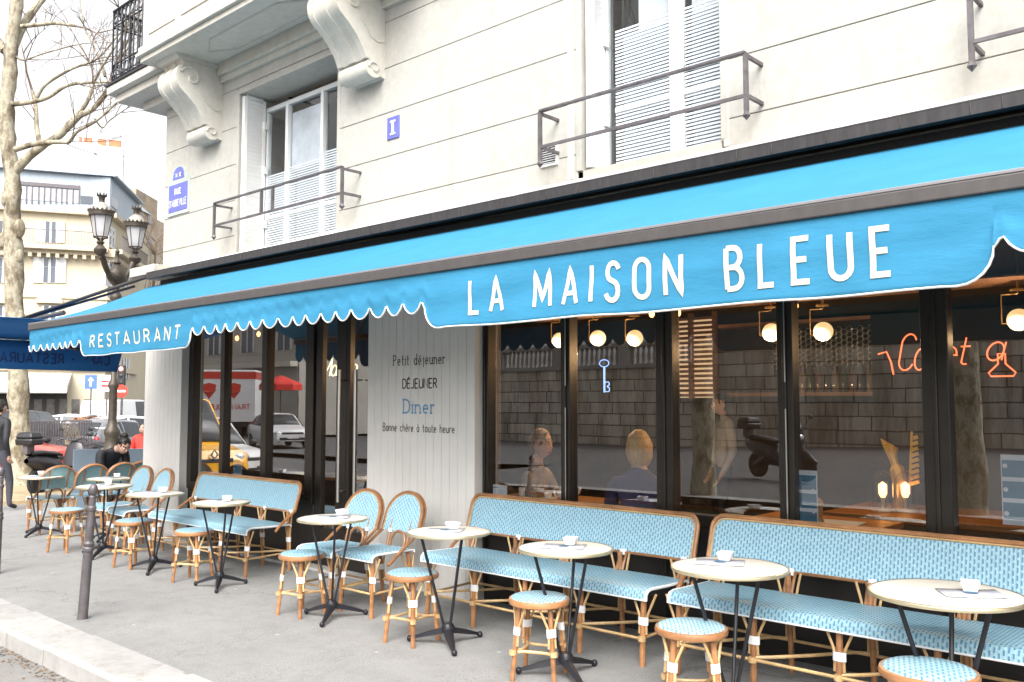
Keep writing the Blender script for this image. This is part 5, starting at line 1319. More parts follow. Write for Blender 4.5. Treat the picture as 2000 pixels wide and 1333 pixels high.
dp = mat('dull panes', (.25, .24, .24), .3)
for x in (258, 276, 292):
    for y in (415, 455, 500, 545): mb = MB(); qb.bpx(mb, x - 3.5, y, x + 3.5, y + 24, .01, .05); mb.build('window', dp, bB)
mb = MB(); qb.box(mb, qb.px(289, 400)[0], qb.px(330, 400)[0], 17, 19.2, -3, -1); mb.build('chimney_stack', OCH, bB)
p = at(300, 560, 62); t = thing('distant_tree', 'bare brown tree standing behind the street lamp beside the facade', 'tree', (p.x, p.y, -.4)); mb = MB(); tw = MB(); random.seed(5)
P = limb(mb, [(0, 0, 0), (.1, 0, 4), (-.1, 0, 8), (.2, 0, 13)], .22, .06); mb.build('trunk', M['twig'], t)
for i in range(5, len(P)):
    for k in range(5): twigs(tw, P[i], Vector((random.uniform(-1, 1), random.uniform(-1, 1), .7)), random.uniform(2, 3.4), .035, 2)
tw.build('twigs', M['twig'], t, smooth=0)

# ------------------------------------------------------------------ vehicles
def paint(name, c): 
    m = mat(name, c, .32, var=.04, vs=2, coat=.6); return m
CG = mat('car glass', (.045, .05, .055), .12, var=.2); CG.node_tree.nodes['Principled BSDF'].inputs['Specular IOR Level'].default_value = .3; TYRE = mat('tyre rubber', (.02, .02, .02), .8); RIM = mat('alloy rim', (.4, .4, .42), .3, .8); REDL = mat('tail lamp', (.5, .02, .02), .2); HEAD = mat('head lamp', (.6, .62, .65), .1, .3); PLATE = mat('number plate', (.7, .7, .68), .5); TRIM = mat('black trim', (.025, .025, .027), .5)
HATCH = [(2.02, .34, .60, .64, .66, .5), (1.9, .24, .72, .80, .80, .68), (1.45, .2, .82, .90, .86, .72), (.92, .2, .88, .96, .87, .72), (.2, .2, .91, .955, .88, .60), (-.7, .2, .93, 1.0, .88, .61), (-1.45, .2, .95, .93, .87, .58), (-1.92, .24, .95, .66, .83, .66), (-2.02, .34, .72, .5, .76, .66)]
def make_car(name, lab, cat, loc, rz, col, H=1.46, L=4.04, W2=1.0, van=False, face=True, group=None):
    t = thing(name, lab, cat, loc, rz, group); k = L / 4.04; P = []
    if van: st = [(2.05, .34, .75, .80, .70, .62), (1.95, .24, .92, 1.0, .84, .74), (1.35, .2, 1.06, 1.12, .88, .76), (.55, .2, 1.12, H, .89, .72), (-1.2, .2, 1.12, H, .89, .74), (-1.95, .22, 1.1, H - .04, .88, .74), (-2.05, .3, 1.0, H - .1, .84, .72)]
    else: st = [(a, b, c, (d / 1.0 * H if i in (4, 5, 6) else d), e, f) for i, (a, b, c, d, e, f) in enumerate(HATCH)]; st[4] = (.2, .2, .91, H * .965, .88, .60); st[6] = (-1.45, .2, .95, H * .94, .87, .58); st[7] = (-1.92, .24, .95, 1.0, .83, .66); st[8] = (-2.02, .34, .72, .76, .76, .66)
    rows = []
    for x, zb, zl, zr, wb, wr in st:
        wb *= W2; wr *= W2
        h = [(wb * .90, zb), (wb, zb + .10), (wb * 1.02, (zb + zl) / 2 + .03), (wb * .985, zl), (wr + .02, zr - .05), (wr * .9, zr), (0, zr + .015)]
        rows.append([Vector((x * k, y, z)) for y, z in h] + [Vector((x * k, -y, z)) for y, z in h[::-1][1:]])
    mb = MB(); mb.grid(rows); mb.add(rows[0], [tuple(range(13))]); mb.add(rows[-1], [tuple(range(12, -1, -1))])
    body = mb.build('body', col, t, smooth=40)
    i0, i1 = (3, 6) if van else (4, 7)     # glazed stations
    def quad(nm, pts, off, m=CG):
        c = sum(pts, Vector()) / len(pts); n = (pts[1] - pts[0]).cross(pts[2] - pts[0]).normalized()
        if n.dot(off) < 0: n = -n
        q = [p + (c - p).normalized() * .05 + n * .012 for p in pts]; mb = MB(); mb.add(q + [p - n * .02 for p in q], [tuple(range(len(q))), *[(a, (a + 1) % len(q), len(q) + (a + 1) % len(q), len(q) + a) for a in range(len(q))]]); return mb.build(nm, m, t, smooth=0)
    def pane3(nm, r0, r1):
        c = sum(r0[4:9] + r1[4:9], Vector()) / 10; n = (r0[8] - r0[4]).cross(r1[6] - r0[6]).normalized()
        if n.dot(c - Vector((0, 0, .9))) < 0: n = -n
        mb = MB(); k = lambda p, o: p.lerp(c, .07) + n * o; mb.grid([[k(p, .014) for p in r0[4:9]], [k(p.lerp(q, .5), .014) for p, q in zip(r0[4:9], r1[4:9])], [k(p, .014) for p in r1[4:9]]]); mb.build(nm, CG, t, solid=.01)
    fr, rr = (2, 3) if van else (3, 4)
    pane3('windscreen', rows[fr], rows[rr])
    re = (4, 5) if van else (6, 7)
    if not van: pane3('rear_window', rows[6], rows[7])
    for s, a, b in ((1, 3, 4), (-1, 9, 8)):
        segs = ([(2, 3), (3, 4)] if van else [(3, 4), (4, 5), (5, 6)])
        for u, v in segs:
            if u == (2 if van else 3): pts = [rows[u][a].lerp(rows[v][a], .3), rows[v][a], rows[v][b]]
            elif van: pts = [rows[u][a], rows[u][a].lerp(rows[v][a], .45), rows[u][b].lerp(rows[v][b], .45), rows[u][b]]
            else: pts = [rows[u][a], rows[v][a], rows[v][b], rows[u][b]]
            quad('side_window', pts, Vector((0, s, .2)))
    wr = .31 if not van else .33
    for x in (1.28 * k, -1.28 * k):
        for s in (-1, 1):
            y = s * (.86 * W2 - .07); MX = Matrix.Rotation(pi / 2, 3, 'X'); mb = MB(); mb.lathe([(wr * .55, -.1), (wr * .9, -.105), (wr, -.08), (wr, .08), (wr * .9, .105), (wr * .55, .1)], (x, y, wr), 22, M=MX); w = mb.build('wheel', TYRE, t)
            mb = MB(); mb.lathe([(0, .07 * -s), (wr * .2, .09 * -s), (wr * .6, .085 * -s), (wr * .62, 0)], (x, y, wr), 18, M=MX)
            for q in range(5): a = q * 2 * pi / 5; mb.box((x + wr * .35 * cos(a), y + s * .1, wr + wr * .35 * sin(a)), (wr * .5, .02, .05), ry=-a)
            mb.build('rim', RIM, w)
            mb = MB(); mb.lathe([(wr + .05, 0), (wr * .2, .001)], (x, s * (.875 * W2 + .012), wr), 20, M=Matrix.Rotation(s * pi / 2, 3, 'X')); 
    xf, xb = st[0][0] * k, st[-1][0] * k
    for s in (-1, 1):
        mb = MB(); mb.ball((xf - .14, s * .62 * W2, st[1][2] - .06), (.13, .16, .11), 12, 8); mb.build('headlight', HEAD, t)
        mb = MB(); mb.ball((xb + .06, s * .70 * W2, .86 if not van else .9), (.08, .10, .15), 12, 8); mb.build('tail_light', REDL, t)
        mb = MB(); mb.ball((.75 * k, s * (.93 * W2 + .06), 1.02 if not van else 1.15), (.07, .11, .08), 10, 7); mb.build('wing_mirror', TRIM, t)
    mb = MB(); mb.box((xf + .005, 0, .44), (.06, 1.1 * W2, .10)); mb.box((xf - .02, 0, .66 if not van else .80), (.06, .9 * W2, .09)); mb.build('grille', TRIM, t, bevel=.02)
    for x, s in ((xf + .035, 1), (xb - .02, -1)):
        mb = MB(); mb.box((x, 0, .50 if s > 0 else .62), (.02, .5, .11)); mb.build('number_plate', PLATE, t)
    return t
def head_to(a, b): return atan2(b.y - a.y, b.x - a.x)
def park(name, lab, cat, px, py, d, rz, col, **kw):
    p = at(px, py, d); return make_car(name, lab, cat, (p.x, p.y, kw.pop('z', -.40)), rz, col, **kw)
PRED = paint('red paint', (.55, .045, .025)); PBLK = mat('black paint', (.03, .026, .03), .3, var=.05); PGRY = paint('grey paint', (.17, .17, .18)); PWHT = paint('white car paint', (.72, .72, .73)); PYEL = paint('yellow paint', (.75, .36, .01))
dir_r = Vector((_rt.x, _rt.y, 0))
ar = atan2(_rt.y, _rt.x)           # heading to the right across the view
park('parked_car', 'red and white hatchback parked behind the plane tree and the scooter', 'car', -20, 870, 21, ar - .18, PRED, H=1.45, L=4.0)
park('parked_car', 'large black people carrier parked behind the red car', 'car', 50, 830, 25.5, ar - .25, PBLK, H=1.72, L=4.6, W2=1.04)
park('parked_car', 'grey hatchback seen from behind, parked beside the street lamp', 'car', 226, 850, 29, ar + 1.38, PGRY, H=1.5, L=4.0, z=-.50)
park('parked_car', 'white car far off behind the black people carrier', 'car', 168, 810, 37, ar + .1, PWHT, H=1.5, z=-.45)
park('parked_van', 'white delivery van far off behind the street lamp', 'van', 240, 790, 44, ar + 1.5, PWHT, H=2.1, L=4.8, van=True, z=-.45)
park('parked_car', 'small white car far off, right of the no entry sign', 'car', 268, 815, 33, ar + .9, PWHT, H=1.5, z=-.45)
# the vans that show in the left shop window
YV = make_car('parked_van', 'yellow delivery van mirrored in the left shop window', 'van', (-19.2, .75, zg(-20) - .13), 0, PYEL, H=2.08, L=4.2, van=True, face=False)
letters('DHL', .10, .03, lambda a, b, l: Vector((1.52 - b * 1.2, -.2 + a, 1.10 + l + .012 - b * .0)), width=.42).build('lettering', REDL, YV, smooth=0)
letters('CH-278-C', .075, .012, lambda a, b, l: Vector((2.175 + l, -.2 + a, .465 + b)), width=.4).build('lettering', M['inkdark'], YV, smooth=0)
mb = MB(); mb.tube([(2.15, a, .93 + b) for a, b in ((0, .1), (.07, 0), (0, -.1), (-.07, 0))], .02, 6, closed=True); mb.build('emblem', RIM, YV)
WV = make_car('parked_car', 'white car beside the yellow van, mirrored in the left shop window', 'car', (-22.0, -1.7, zg(-22) - .13), 0, PWHT, H=1.7, L=4.3)
mb = MB(); mb.tube([(2.12, .08 * cos(a), .70 + .08 * sin(a)) for a in [2 * pi * i / 14 for i in range(14)]], .010, 6, closed=True); mb.tube([(2.13, a, .70 + b) for a, b in ((-.05, .06), (-.025, -.055), (0, .02), (.025, -.055), (.05, .06))], .009, 5); mb.build('emblem', RIM, WV)
make_car('parked_car', 'white car far across the square, mirrored between the mullions of the left window', 'car', (-33.5, -11.5, -.40), .3, PWHT)
# truck
t = thing('delivery_truck', 'white box truck with red band and glass-doubled shield emblem, mirrored in the left shop window', 'truck', (at(500, 760, 45).x - 5 * .64, 10.34 - at(500, 760, 45).y + 5 * .77, -.4), radians(-50))
mb = MB(); mb.bx(-5, 5, -2.4, 0, .95, 3.55); mb.build('box_body', PWHT, t, bevel=.03); mb = MB(); mb.bx(-5.02, 5.02, -2.42, .012, 3.1, 3.45); mb.build('red_band', PRED, t)
mb = MB(); mb.box((-6.1, -1.2, 1.6), (1.9, 2.3, 2.4), top=.92); mb.build('cab', PWHT, t, bevel=.1); mb = MB(); mb.bx(-6.8, -5.4, -2.37, -.03, 1.75, 2.4); mb.build('cab_window', CG, t); mb = MB(); mb.bx(-5, 5, -2.3, -.1, .7, .95); mb.build('chassis', TRIM, t)
for x in (-5.9, 2.6, 3.8):
    for y in (-.25, -2.15): mb = MB(); mb.lathe([(.25, -.14), (.48, -.14), (.5, -.1), (.5, .1), (.48, .14), (.25, .14), (0, .1)], (x, y, .5), 20, M=Matrix.Rotation(pi / 2, 3, 'X')); mb.build('wheel', TYRE, t)
for cx in (2.75, 3.95):  # the pane's doubled reflection of the shield is modelled as another emblem
    mb = MB(); mb.prism([(-.33, .36), (0, .45), (.33, .36), (.3, .04), (0, -.36), (-.3, .04)], lambda u, v, d: Vector((cx + u, d, 2.45 + v)), .004, .012); mb.build('doubled_shield', PRED, t)
    mb = MB(); mb.tube(smoothpath([(cx - .33, .016, 2.50), (cx, .016, 2.43), (cx + .33, .016, 2.56)], 4), .06, 6, flat=.1); mb.build('doubled_shield_stripe', PWHT, t)
    pass

letters('TRANSGOURMET', .30, .045, lambda a, b, l: Vector((4.75 - a, .006 + l, 1.55 + b)), width=2.7).build('lettering', PRED, t, smooth=0)
# scooter
def make_scooter(loc, rz, lab, box=True):
    t = thing('scooter', lab, 'scooter', loc, rz, None); MX = Matrix.Rotation(pi / 2, 3, 'X')
    for x in (.66, -.62):
        mb = MB(); mb.lathe([(.14, -.05), (.22, -.06), (.26, -.03), (.26, .03), (.22, .06), (.14, .05)], (x, 0, .26), 22, M=MX); w = mb.build('wheel', TYRE, t); mb = MB(); mb.lathe([(.0, -.04), (.15, -.035), (.15, .035), (0, .04)], (x, 0, .26), 14, M=MX); mb.build('rim', RIM, w)
    BK = M['leather']
    mb = MB()
    def sec(x, w, z0, z1): return [Vector((x, w * cos(a), (z0 + z1) / 2 + (z1 - z0) / 2 * sin(a))) for a in [2 * pi * i / 12 for i in range(12)]]
    mb.grid([sec(-.95, .05, .62, .72), sec(-.8, .13, .52, .78), sec(-.5, .17, .36, .78), (sec(-.15, .17, .26, .74)), sec(.05, .15, .22, .5), sec(.22, .17, .22, .34), sec(.38, .19, .24, .40)], wrap=True)
    mb.grid([sec(.34, .19, .24, .5), sec(.42, .22, .4, .8), sec(.46, .20, .62, .95), sec(.5, .12, .85, 1.02)], wrap=True); mb.build('body', PBLK, t, smooth=60)
    mb = MB(); mb.grid([sec(-.9, .08, .76, .84), sec(-.6, .14, .76, .86), sec(-.2, .15, .72, .82), sec(-.02, .10, .70, .77)], wrap=True); mb.build('saddle', BK, t, smooth=60)
    mb = MB(); mb.grid([sec(.42, .02, .36, .6), sec(.55, .09, .42, .62), sec(.75, .10, .42, .58), sec(.94, .03, .34, .4)], wrap=True); mb.build('mudguard', PBLK, t, smooth=60)
    mb = MB(); mb.tube([(.66, .08, .26), (.5, .08, .7)], .03, 8); mb.tube([(.66, -.08, .26), (.5, -.08, .7)], .03, 8); mb.tube([(-.62, .1, .26), (-.3, .12, .42)], .05, 8); mb.tube([(-.7, -.14, .3), (-.2, -.14, .3)], .055, 8); mb.build('fork', M['iron'], t)
    mb = MB(); mb.tube(smoothpath([(.36, .34, 1.0), (.42, .2, 1.04), (.45, 0, 1.0), (.42, -.2, 1.04), (.36, -.34, 1.0)], 4), .016, 8)
    for s in (-1, 1): mb.tube([(.42, s * .2, 1.04), (.5, s * .3, 1.2)], .006, 5); mb.ball((.5, s * .32, 1.24), (.02, .07, .05))
    mb.build('handlebar', TRIM, t)
    mb = MB(); rows = [[Vector((.52 - .18 * v - .06 * abs(u) ** 2, .22 * u * (1 - .25 * v), .92 + .46 * v)) for u in (-1, -.5, 0, .5, 1)] for v in (0, .3, .6, .85, 1)]; mb.grid(rows); mb.build('windshield', M['lampglass'], t, solid=.004)
    mb = MB(); mb.ball((.52, 0, .84), (.06, .11, .07)); mb.build('headlight', HEAD, t)
    if box:
        mb = MB(); mb.box((-.88, 0, 1.03), (.33, .36, .13), top=1.06); mb.box((-.88, 0, 1.155), (.35, .38, .12), top=.78); mb.build('top_box', BK, t, bevel=.035)
        mb = MB(); mb.bx(-1.0, -.8, -.05, .05, .80, .99); mb.build('carrier', M['iron'], t)
    return t
def sc_at(p0, p1, z, lab, box=True): 
    c = (p0 + p1) / 2; return make_scooter((c.x, c.y, z), head_to(p0, p1), lab, box)
sc_at(at(82, 900, 17.3), at(148, 900, 18.3), -.24, 'black scooter with top box and windshield parked in front of the plane tree')
sc_at(at(172, 890, 17.6), at(205, 890, 18.6), -.36, 'second black scooter parked just left of the street lamp base', False)
make_scooter((-8.1, -6.4, .02), .35, 'black scooter mirrored in the middle of the right shop window')

# ------------------------------------------------------------------ street things far off
p0, p1 = at(50, 850, 23), at(178, 850, 23.6); t = thing('street_railing', 'low dark iron street railing behind the scooter', 'railing'); mb = MB(); n = 26
for i in range(n + 1): q = p0.lerp(p1, i / n); mb.tube([(q.x, q.y, -.4), (q.x, q.y, p0.z + .35)], .02, 5)
for i in range(n):
    q = p0.lerp(p1, (i + .5) / n); d = (p1 - p0).normalized(); mb.tube([Vector((q.x, q.y, .3)) + d * (.07 * cos(a)) + Vector((0, 0, .16 * sin(a))) for a in [2 * pi * k / 8 for k in range(8)]], .014, 4, closed=True)
for z in (p0.z + .35, .1): mb.tube([(p0.x, p0.y, z), (p1.x, p1.y, z)], .022, 5)
mb.build('bars', M['iron'], t, smooth=0)
p0, p1 = at(140, 820, 32), at(222, 820, 33); t = thing('hedge', 'clipped reddish brown hedge behind the iron railing', 'hedge'); mb = MB(); random.seed(3)
for i in range(2600):
    q = p0.lerp(p1, random.random()); d = _fw; o = Vector((q.x + d.x * random.uniform(0, 1.2), q.y + d.y * random.uniform(0, 1.2), random.uniform(-.4, .95))); s = random.uniform(.05, .10); e = Euler((random.uniform(0, 6), random.uniform(0, 6), 0)).to_matrix()
    mb.add([o + e @ Vector((-s, -s, 0)), o + e @ Vector((s, -s, 0)), o + e @ Vector((s, s, 0)), o + e @ Vector((-s, s, 0))], [(0, 1, 2, 3)])
mb.build('leaves', mat('dry hedge leaves', (.26, .14, .075), .8, var=.5, vs=8), t, smooth=0, fix=False)
def post_sign(name, lab, cat, px, ytop, d, build):
    p = at(px, ytop, d); t = thing(name, lab, cat, (p.x, p.y, -.4)); t.rotation_euler.z = ar; h = p.z + .4; mb = MB(); mb.tube([(0, .04, 0), (0, .04, h)], .03, 8); mb.build('post', M['iron'], t); build(t, h); return t
def noentry(t, h):
    MX = Matrix.Rotation(pi / 2, 3, 'X'); mb = MB(); mb.lathe([(.25, -.01), (.25, .01), (0, .01)], (0, 0, h - .26), 28, M=MX); mb.build('disc', mat('sign red', (.62, .05, .03), .4), t); mb = MB(); mb.bx(-.18, .18, -.016, -.0105, h - .30, h - .22); mb.build('bar', M['white'], t)
post_sign('no_entry_sign', 'round red no entry sign with white bar on a post right of the street lamp', 'road sign', 237, 751, 34, noentry)
def tlight(t, h):
    mb = MB(); mb.bx(-.14, .14, -.16, .0, h - .85, h); mb.build('housing', TRIM, t, bevel=.03)
    for k, m in enumerate((emit('red signal', (1, .06, .03), 4), TRIM, TRIM)): mb = MB(); mb.ball((0, -.165, h - .15 - .27 * k), (.085, .03, .085)); mb.build('signal', m, t)
post_sign('traffic_light', 'small traffic light glowing red above the no entry sign', 'traffic light', 240, 714, 36, tlight)
def oneway(t, h):
    mb = MB(); mb.bx(-.27, .27, -.01, .01, h - .62, h); mb.build('plate', mat('sign blue', (.08, .16, .5), .4), t, bevel=.01); mb = MB(); mb.prism([(-.05, -.5), (.05, -.5), (.05, -.25), (.14, -.25), (0, -.08), (-.14, -.25), (-.05, -.25)], lambda u, v, d: Vector((u, d, h + v)), -.016, -.0115); mb.build('arrow', M['white'], t)
post_sign('one_way_sign', 'blue sign with a white upward arrow in front of the cafe', 'road sign', 178, 733, 40, oneway)
def info(t, h):
    mb = MB(); mb.bx(-.3, .3, -.01, .01, h - .7, h); mb.build('plate', M['white'], t, bevel=.01); mb = MB(); mb.bx(-.22, .22, -.015, -.0105, h - .5, h - .42); mb.bx(-.22, .1, -.015, -.0105, h - .3, h - .24); mb.build('printed_lines', REDL, t)
post_sign('notice_sign', 'white notice board on a post just left of the lamp shaft', 'sign', 209, 733, 38, info)

# ------------------------------------------------------------------ people
SKIN = mat('skin', (.50, .30, .22), .5, var=.08, vs=15); HAIRD = mat('dark hair', (.018, .013, .01), .5, var=.3, vs=40); HAIRB = mat('blond hair', (.48, .30, .12), .5, var=.3, vs=30, stretch=(3, 3, .5)); HAIRG = mat('grey brown hair', (.20, .14, .095), .6, var=.3, vs=40)
CBLK = mat('black cloth', (.016, .016, .02), .7, var=.3, vs=10, bump=.3, bs=25); CNAVY = mat('navy cloth', (.055, .05, .12), .8, var=.2, vs=8, bump=.3, bs=20); CGREY = mat('grey jacket', (.20, .17, .145), .75, var=.45, vs=9, bump=.4, bs=18); CRED = mat('red cloth', (.6, .04, .03), .8, bump=.3, bs=20); CJEAN = mat('dark trousers', (.06, .06, .075), .85, bump=.2, bs=20); CWHT = mat('white shirt', (.36, .36, .36), .8, bump=.3, bs=20); SHOE = mat('shoes', (.02, .018, .016), .5)
def person(lab, J, face, top, legs, hair, hair_kind='short', curl=None, R=None, holding=None):
    """J: joint name -> world point. One skinned body; hair is a child."""
    face = Vector(face).normalized(); base = J['pelvis'].copy(); base.z = min(p.z for p in J.values())
    t = thing('person', lab, 'person', base); J = {k: Vector(v) - base for k, v in J.items()}
    rad = dict(pelvis=.145, spine=.135, chest=.155, neck=.055, headb=.06, sl=.075, sr=.075, el=.048, er=.048, wl=.030, wr=.030, hl=.034, hr=.034, kl=.066, kr=.066, al=.04, ar=.04, tl=.035, tr=.035, pl=.095, pr=.095)
    rad.update(R or {})
    ED = [('pelvis', 'spine'), ('spine', 'chest'), ('chest', 'neck'), ('neck', 'headb'), ('chest', 'sl'), ('sl', 'el'), ('el', 'wl'), ('wl', 'hl'), ('chest', 'sr'), ('sr', 'er'), ('er', 'wr'), ('wr', 'hr'), ('pelvis', 'pl'), ('pl', 'kl'), ('kl', 'al'), ('al', 'tl'), ('pelvis', 'pr'), ('pr', 'kr'), ('kr', 'ar'), ('ar', 'tr')]
    side = face.cross(Vector((0, 0, 1))).normalized(); hc = J['head']; upv = (hc - J['neck']).normalized()
    J['headb'] = J['neck'].lerp(hc, .55)
    names = [k for k in rad if k in J]; idx = {k: i for i, k in enumerate(names)}
    vs = [J[k] for k in names]; es = [(idx[a], idx[b]) for a, b in ED if a in idx and b in idx]; rr = [rad[k] for k in names]
    for w, h in (('wl', 'hl'), ('wr', 'hr')):
        if h not in J: continue
        d = (J[h] - J[w]).normalized(); s = d.cross(Vector((0, 0, 1))); s = s.normalized() if s.length > .1 else side
        dn = Vector((0, 0, -1)) if abs(d.z) < .8 else face
        for f in range(5):
            o = (f - 1.5) * .019 if f < 4 else -.045
            a = J[h] + s * o + d * (.012 if f < 4 else -.03); Lf = (.07, .08, .075, .06, .05)[f]
            b = a + d * Lf * .5 + dn * .006; c = b + d * Lf * .35 + dn * .022
            n0 = len(vs); vs += [a, b, c]; rr += [.010, .0088, .0075]; es += [(idx[h], n0), (n0, n0 + 1), (n0 + 1, n0 + 2)]
    me = bpy.data.meshes.new('body'); me.from_pydata(vs, es, []); ob = bpy.data.objects.new('body', me); COL.objects.link(ob)
    sk = ob.modifiers.new('skin', 'SKIN'); sk.use_smooth_shade = True; sk.branch_smoothing = .6
    for i, r in enumerate(rr): me.skin_vertices[0].data[i].radius = (r, r)
    me.skin_vertices[0].data[idx['pelvis']].use_root = True
    sb = ob.modifiers.new('sub', 'SUBSURF'); sb.levels = 2; sb.render_levels = 2
    dg = bpy.context.evaluated_depsgraph_get(); em = bpy.data.meshes.new_from_object(ob.evaluated_get(dg)); bpy.data.objects.remove(ob)
    mb = MB(); seg = [(J[a], J[b], a, b) for a, b in ED if a in J and b in J]
    mats = [SKIN, top, legs, SHOE, HAIRD, mat('lips', (.36, .13, .11), .5) if 'lips' not in bpy.data.materials else bpy.data.materials['lips'], M['ceramic']]
    V = [v.co.copy() for v in em.vertices]
    for p in em.polygons:
        c = p.center; best = min(seg, key=lambda s: ((s[0] + (s[1] - s[0]) * max(0, min(1, (c - s[0]).dot(s[1] - s[0]) / max(1e-6, (s[1] - s[0]).length_squared)))) - c).length)
        b = best[3]
        mi = 0 if b in ('headb', 'hl', 'hr') else 1 if b in ('spine', 'chest', 'sl', 'sr', 'el', 'er', 'wl', 'wr', 'neck') else 2 if b in ('pl', 'pr', 'kl', 'kr', 'al', 'ar') else 3
        if mi == 0 and b == 'headb' and ((c - J['neck']).length > .15 or (c - J['neck']).dot(upv) < -.01): mi = 1
        if best[2] == 'pelvis' and b == 'spine' and (c - J['pelvis']).length < .1: mi = 2
        mb.f.append(tuple(p.vertices)); mb.m.append(mi)
    mb.v = V
    # head with a face
    B = Matrix((side, face, upv if abs(upv.dot(face)) < .95 else Vector((0, 0, 1)))).transposed()
    z = B.col[2] - face * B.col[2].dot(face); z.normalize(); B = Matrix((side, face, z)).transposed()
    g = lambda x, y, zz: hc + B @ Vector((x, y, zz))
    n0 = len(mb.v); mb.ball(hc, (.076, .098, .118), 20, 14, 0, M=B)
    for i in range(n0, len(mb.v)):
        q = B.inverted() @ (mb.v[i] - hc)
        if q.z < -.02: q.x *= 1 - .28 * min(1, (-q.z - .02) / .1); q.y = q.y * (1 - .1 * min(1, (-q.z - .02) / .1)) + .012
        mb.v[i] = hc + B @ q
    mb.ball(g(0, .098, -.018), (.014, .020, .024), 8, 6, 0, M=B); mb.ball(g(0, .090, -.058), (.026, .012, .009), 8, 6, 5, M=B)
    for s in (-1, 1): mb.ball(g(s * .031, .086, .012), (.012, .008, .008), 8, 6, 6, M=B); mb.ball(g(s * .031, .0925, .012), (.006, .004, .006), 6, 5, 4, M=B); mb.ball(g(s * .031, .090, .034), (.020, .008, .005), 6, 5, 4, M=B); mb.ball(g(s * .077, -.005, -.005), (.010, .022, .032), 8, 6, 0, M=B)
    mb.build('body', mats, t, smooth=70)
    hb = MB(); random.seed(len(lab)); n0 = 0
    if hair_kind == 'short': hb.ball(g(0, -.016, .022), (.084, .100, .110), 22, 16, 0, M=B); lim = lambda q: q.z > .035 + .0 * q.x or q.y < -.01
    elif hair_kind == 'bob': hb.ball(g(0, -.022, -.01), (.098, .108, .150), 24, 18, 0, M=B); lim = lambda q: q.y < .045 or q.z > .062
    else: hb.ball(g(0, -.012, .022), (.083, .100, .108), 22, 16, 0, M=B); lim = lambda q: q.z > .045 or q.y < 0
    keep = [f for f in hb.f if all(lim(B.inverted() @ (hb.v[i] - hc)) for i in f)]; hb.f = keep; hb.m = [0] * len(keep)
    hb.v = [v + (v - hc).normalized() * random.uniform(-.005, .006) for v in hb.v]
    if hair_kind == 'bun': hb.ball(g(0, -.055, .125), (.048, .045, .04), 12, 9)
    for k in range(60 if hair_kind != 'bob' else 110):                       # loose locks break the outline
        a = random.uniform(0, 2 * pi); e = random.uniform(-.1, 1.3) if hair_kind != 'bob' else random.uniform(-.9, 1.2); q = Vector((.084 * cos(a) * cos(e), -.016 + .1 * sin(a) * cos(e), .022 + .112 * sin(e)))
        if not lim(q): continue
        nrm = q.normalized(); hb.tube([hc + B @ q, hc + B @ (q * 1.03 + Vector((0, 0, -.02))), hc + B @ (q * 1.02 + Vector((0, -.01, -.05)))], [.009, .008, .003], 5)
    hb.build('hair', hair, t, smooth=70)
    return t, g
def sit(px, py, d, face, lean=.0, arms='table', h=None):
    "joints of a seated figure whose head centre sits at the given pixel"
    hd = at(px, py, d) if h is None else on_y(px, py, h); f = Vector(face).normalized(); s = f.cross(Vector((0, 0, 1)))
    nk = hd - Vector((0, 0, .15)) - f * .03 - f * lean * .25; ch = nk - Vector((0, 0, .12)) - f * lean * .3; sp = ch - Vector((0, 0, .22)) - f * lean * .4; pv = sp - Vector((0, 0, .18)) - f * .03
    J = dict(head=hd, neck=nk, chest=ch, spine=sp, pelvis=pv, sl=ch + s * -.17 + Vector((0, 0, .03)), sr=ch + s * .17 + Vector((0, 0, .03)))
    for k, sg in (('l', -1), ('r', 1)):
        J['e' + k] = J['s' + k] + f * .10 + s * sg * .07 - Vector((0, 0, .25)); J['w' + k] = J['e' + k] + f * .21 - s * sg * .08 - Vector((0, 0, .0)); J['h' + k] = J['w' + k] + f * .07 - s * sg * .02
        J['p' + k] = pv + s * sg * .09 + f * .03; J['k' + k] = J['p' + k] + f * .40 + s * sg * .03; J['a' + k] = J['k' + k] - Vector((0, 0, .42)) + f * .02; J['t' + k] = J['a' + k] + f * .14 - Vector((0, 0, .04))
    return J
# two guests at the window table
person('grey haired man in a grey jacket seated inside the restaurant window, facing right', sit(1057, 868, 0, (.97, .25, 0), .05, h=5.80), (.97, .1, -.08), CGREY, CJEAN, HAIRG)
person('blonde woman in a navy jacket seated inside the window with her back to the street', sit(1250, 876, 0, (-.45, .9, 0), .1, h=5.62), (-.35, .93, -.05), CNAVY, CJEAN, HAIRB, 'bob')
hd = on_y(1408, 790, 9.0); 
def stand(hd, f, gz, step=0):
    f = Vector(f).normalized(); s = f.cross(Vector((0, 0, 1))); H = hd.z - gz; Z = lambda k: gz + H * k
    P = lambda x, y, k: Vector((hd.x, hd.y, Z(k))) + f * x + s * y
    J = dict(head=hd.copy(), neck=P(-.02, 0, .93), chest=P(-.03, 0, .825), spine=P(-.02, 0, .67), pelvis=P(-.02, 0, .56), sl=P(-.03, -.18, .885), sr=P(-.03, .18, .885))
    for k, sg in (('l', -1), ('r', 1)):
        st = step * sg; J['e' + k] = P(-.06 - st * .4, sg * .235, .68); J['w' + k] = P(.06 - st * .5, sg * .22, .54); J['h' + k] = P(.09 - st * .5, sg * .21, .50)
        J['p' + k] = P(0, sg * .09, .54); J['k' + k] = P(.04 + st * .6, sg * .10, .30); J['a' + k] = P(-.02 + st, sg * .10, .055); J['t' + k] = P(.13 + st, sg * .11, .025)
    return J
person('waiter in a white shirt standing inside the window right of the mirrored tree', stand(hd, (-.7, -.7, 0), -.12), (-.7, -.7, 0), CWHT, CBLK, HAIRD)
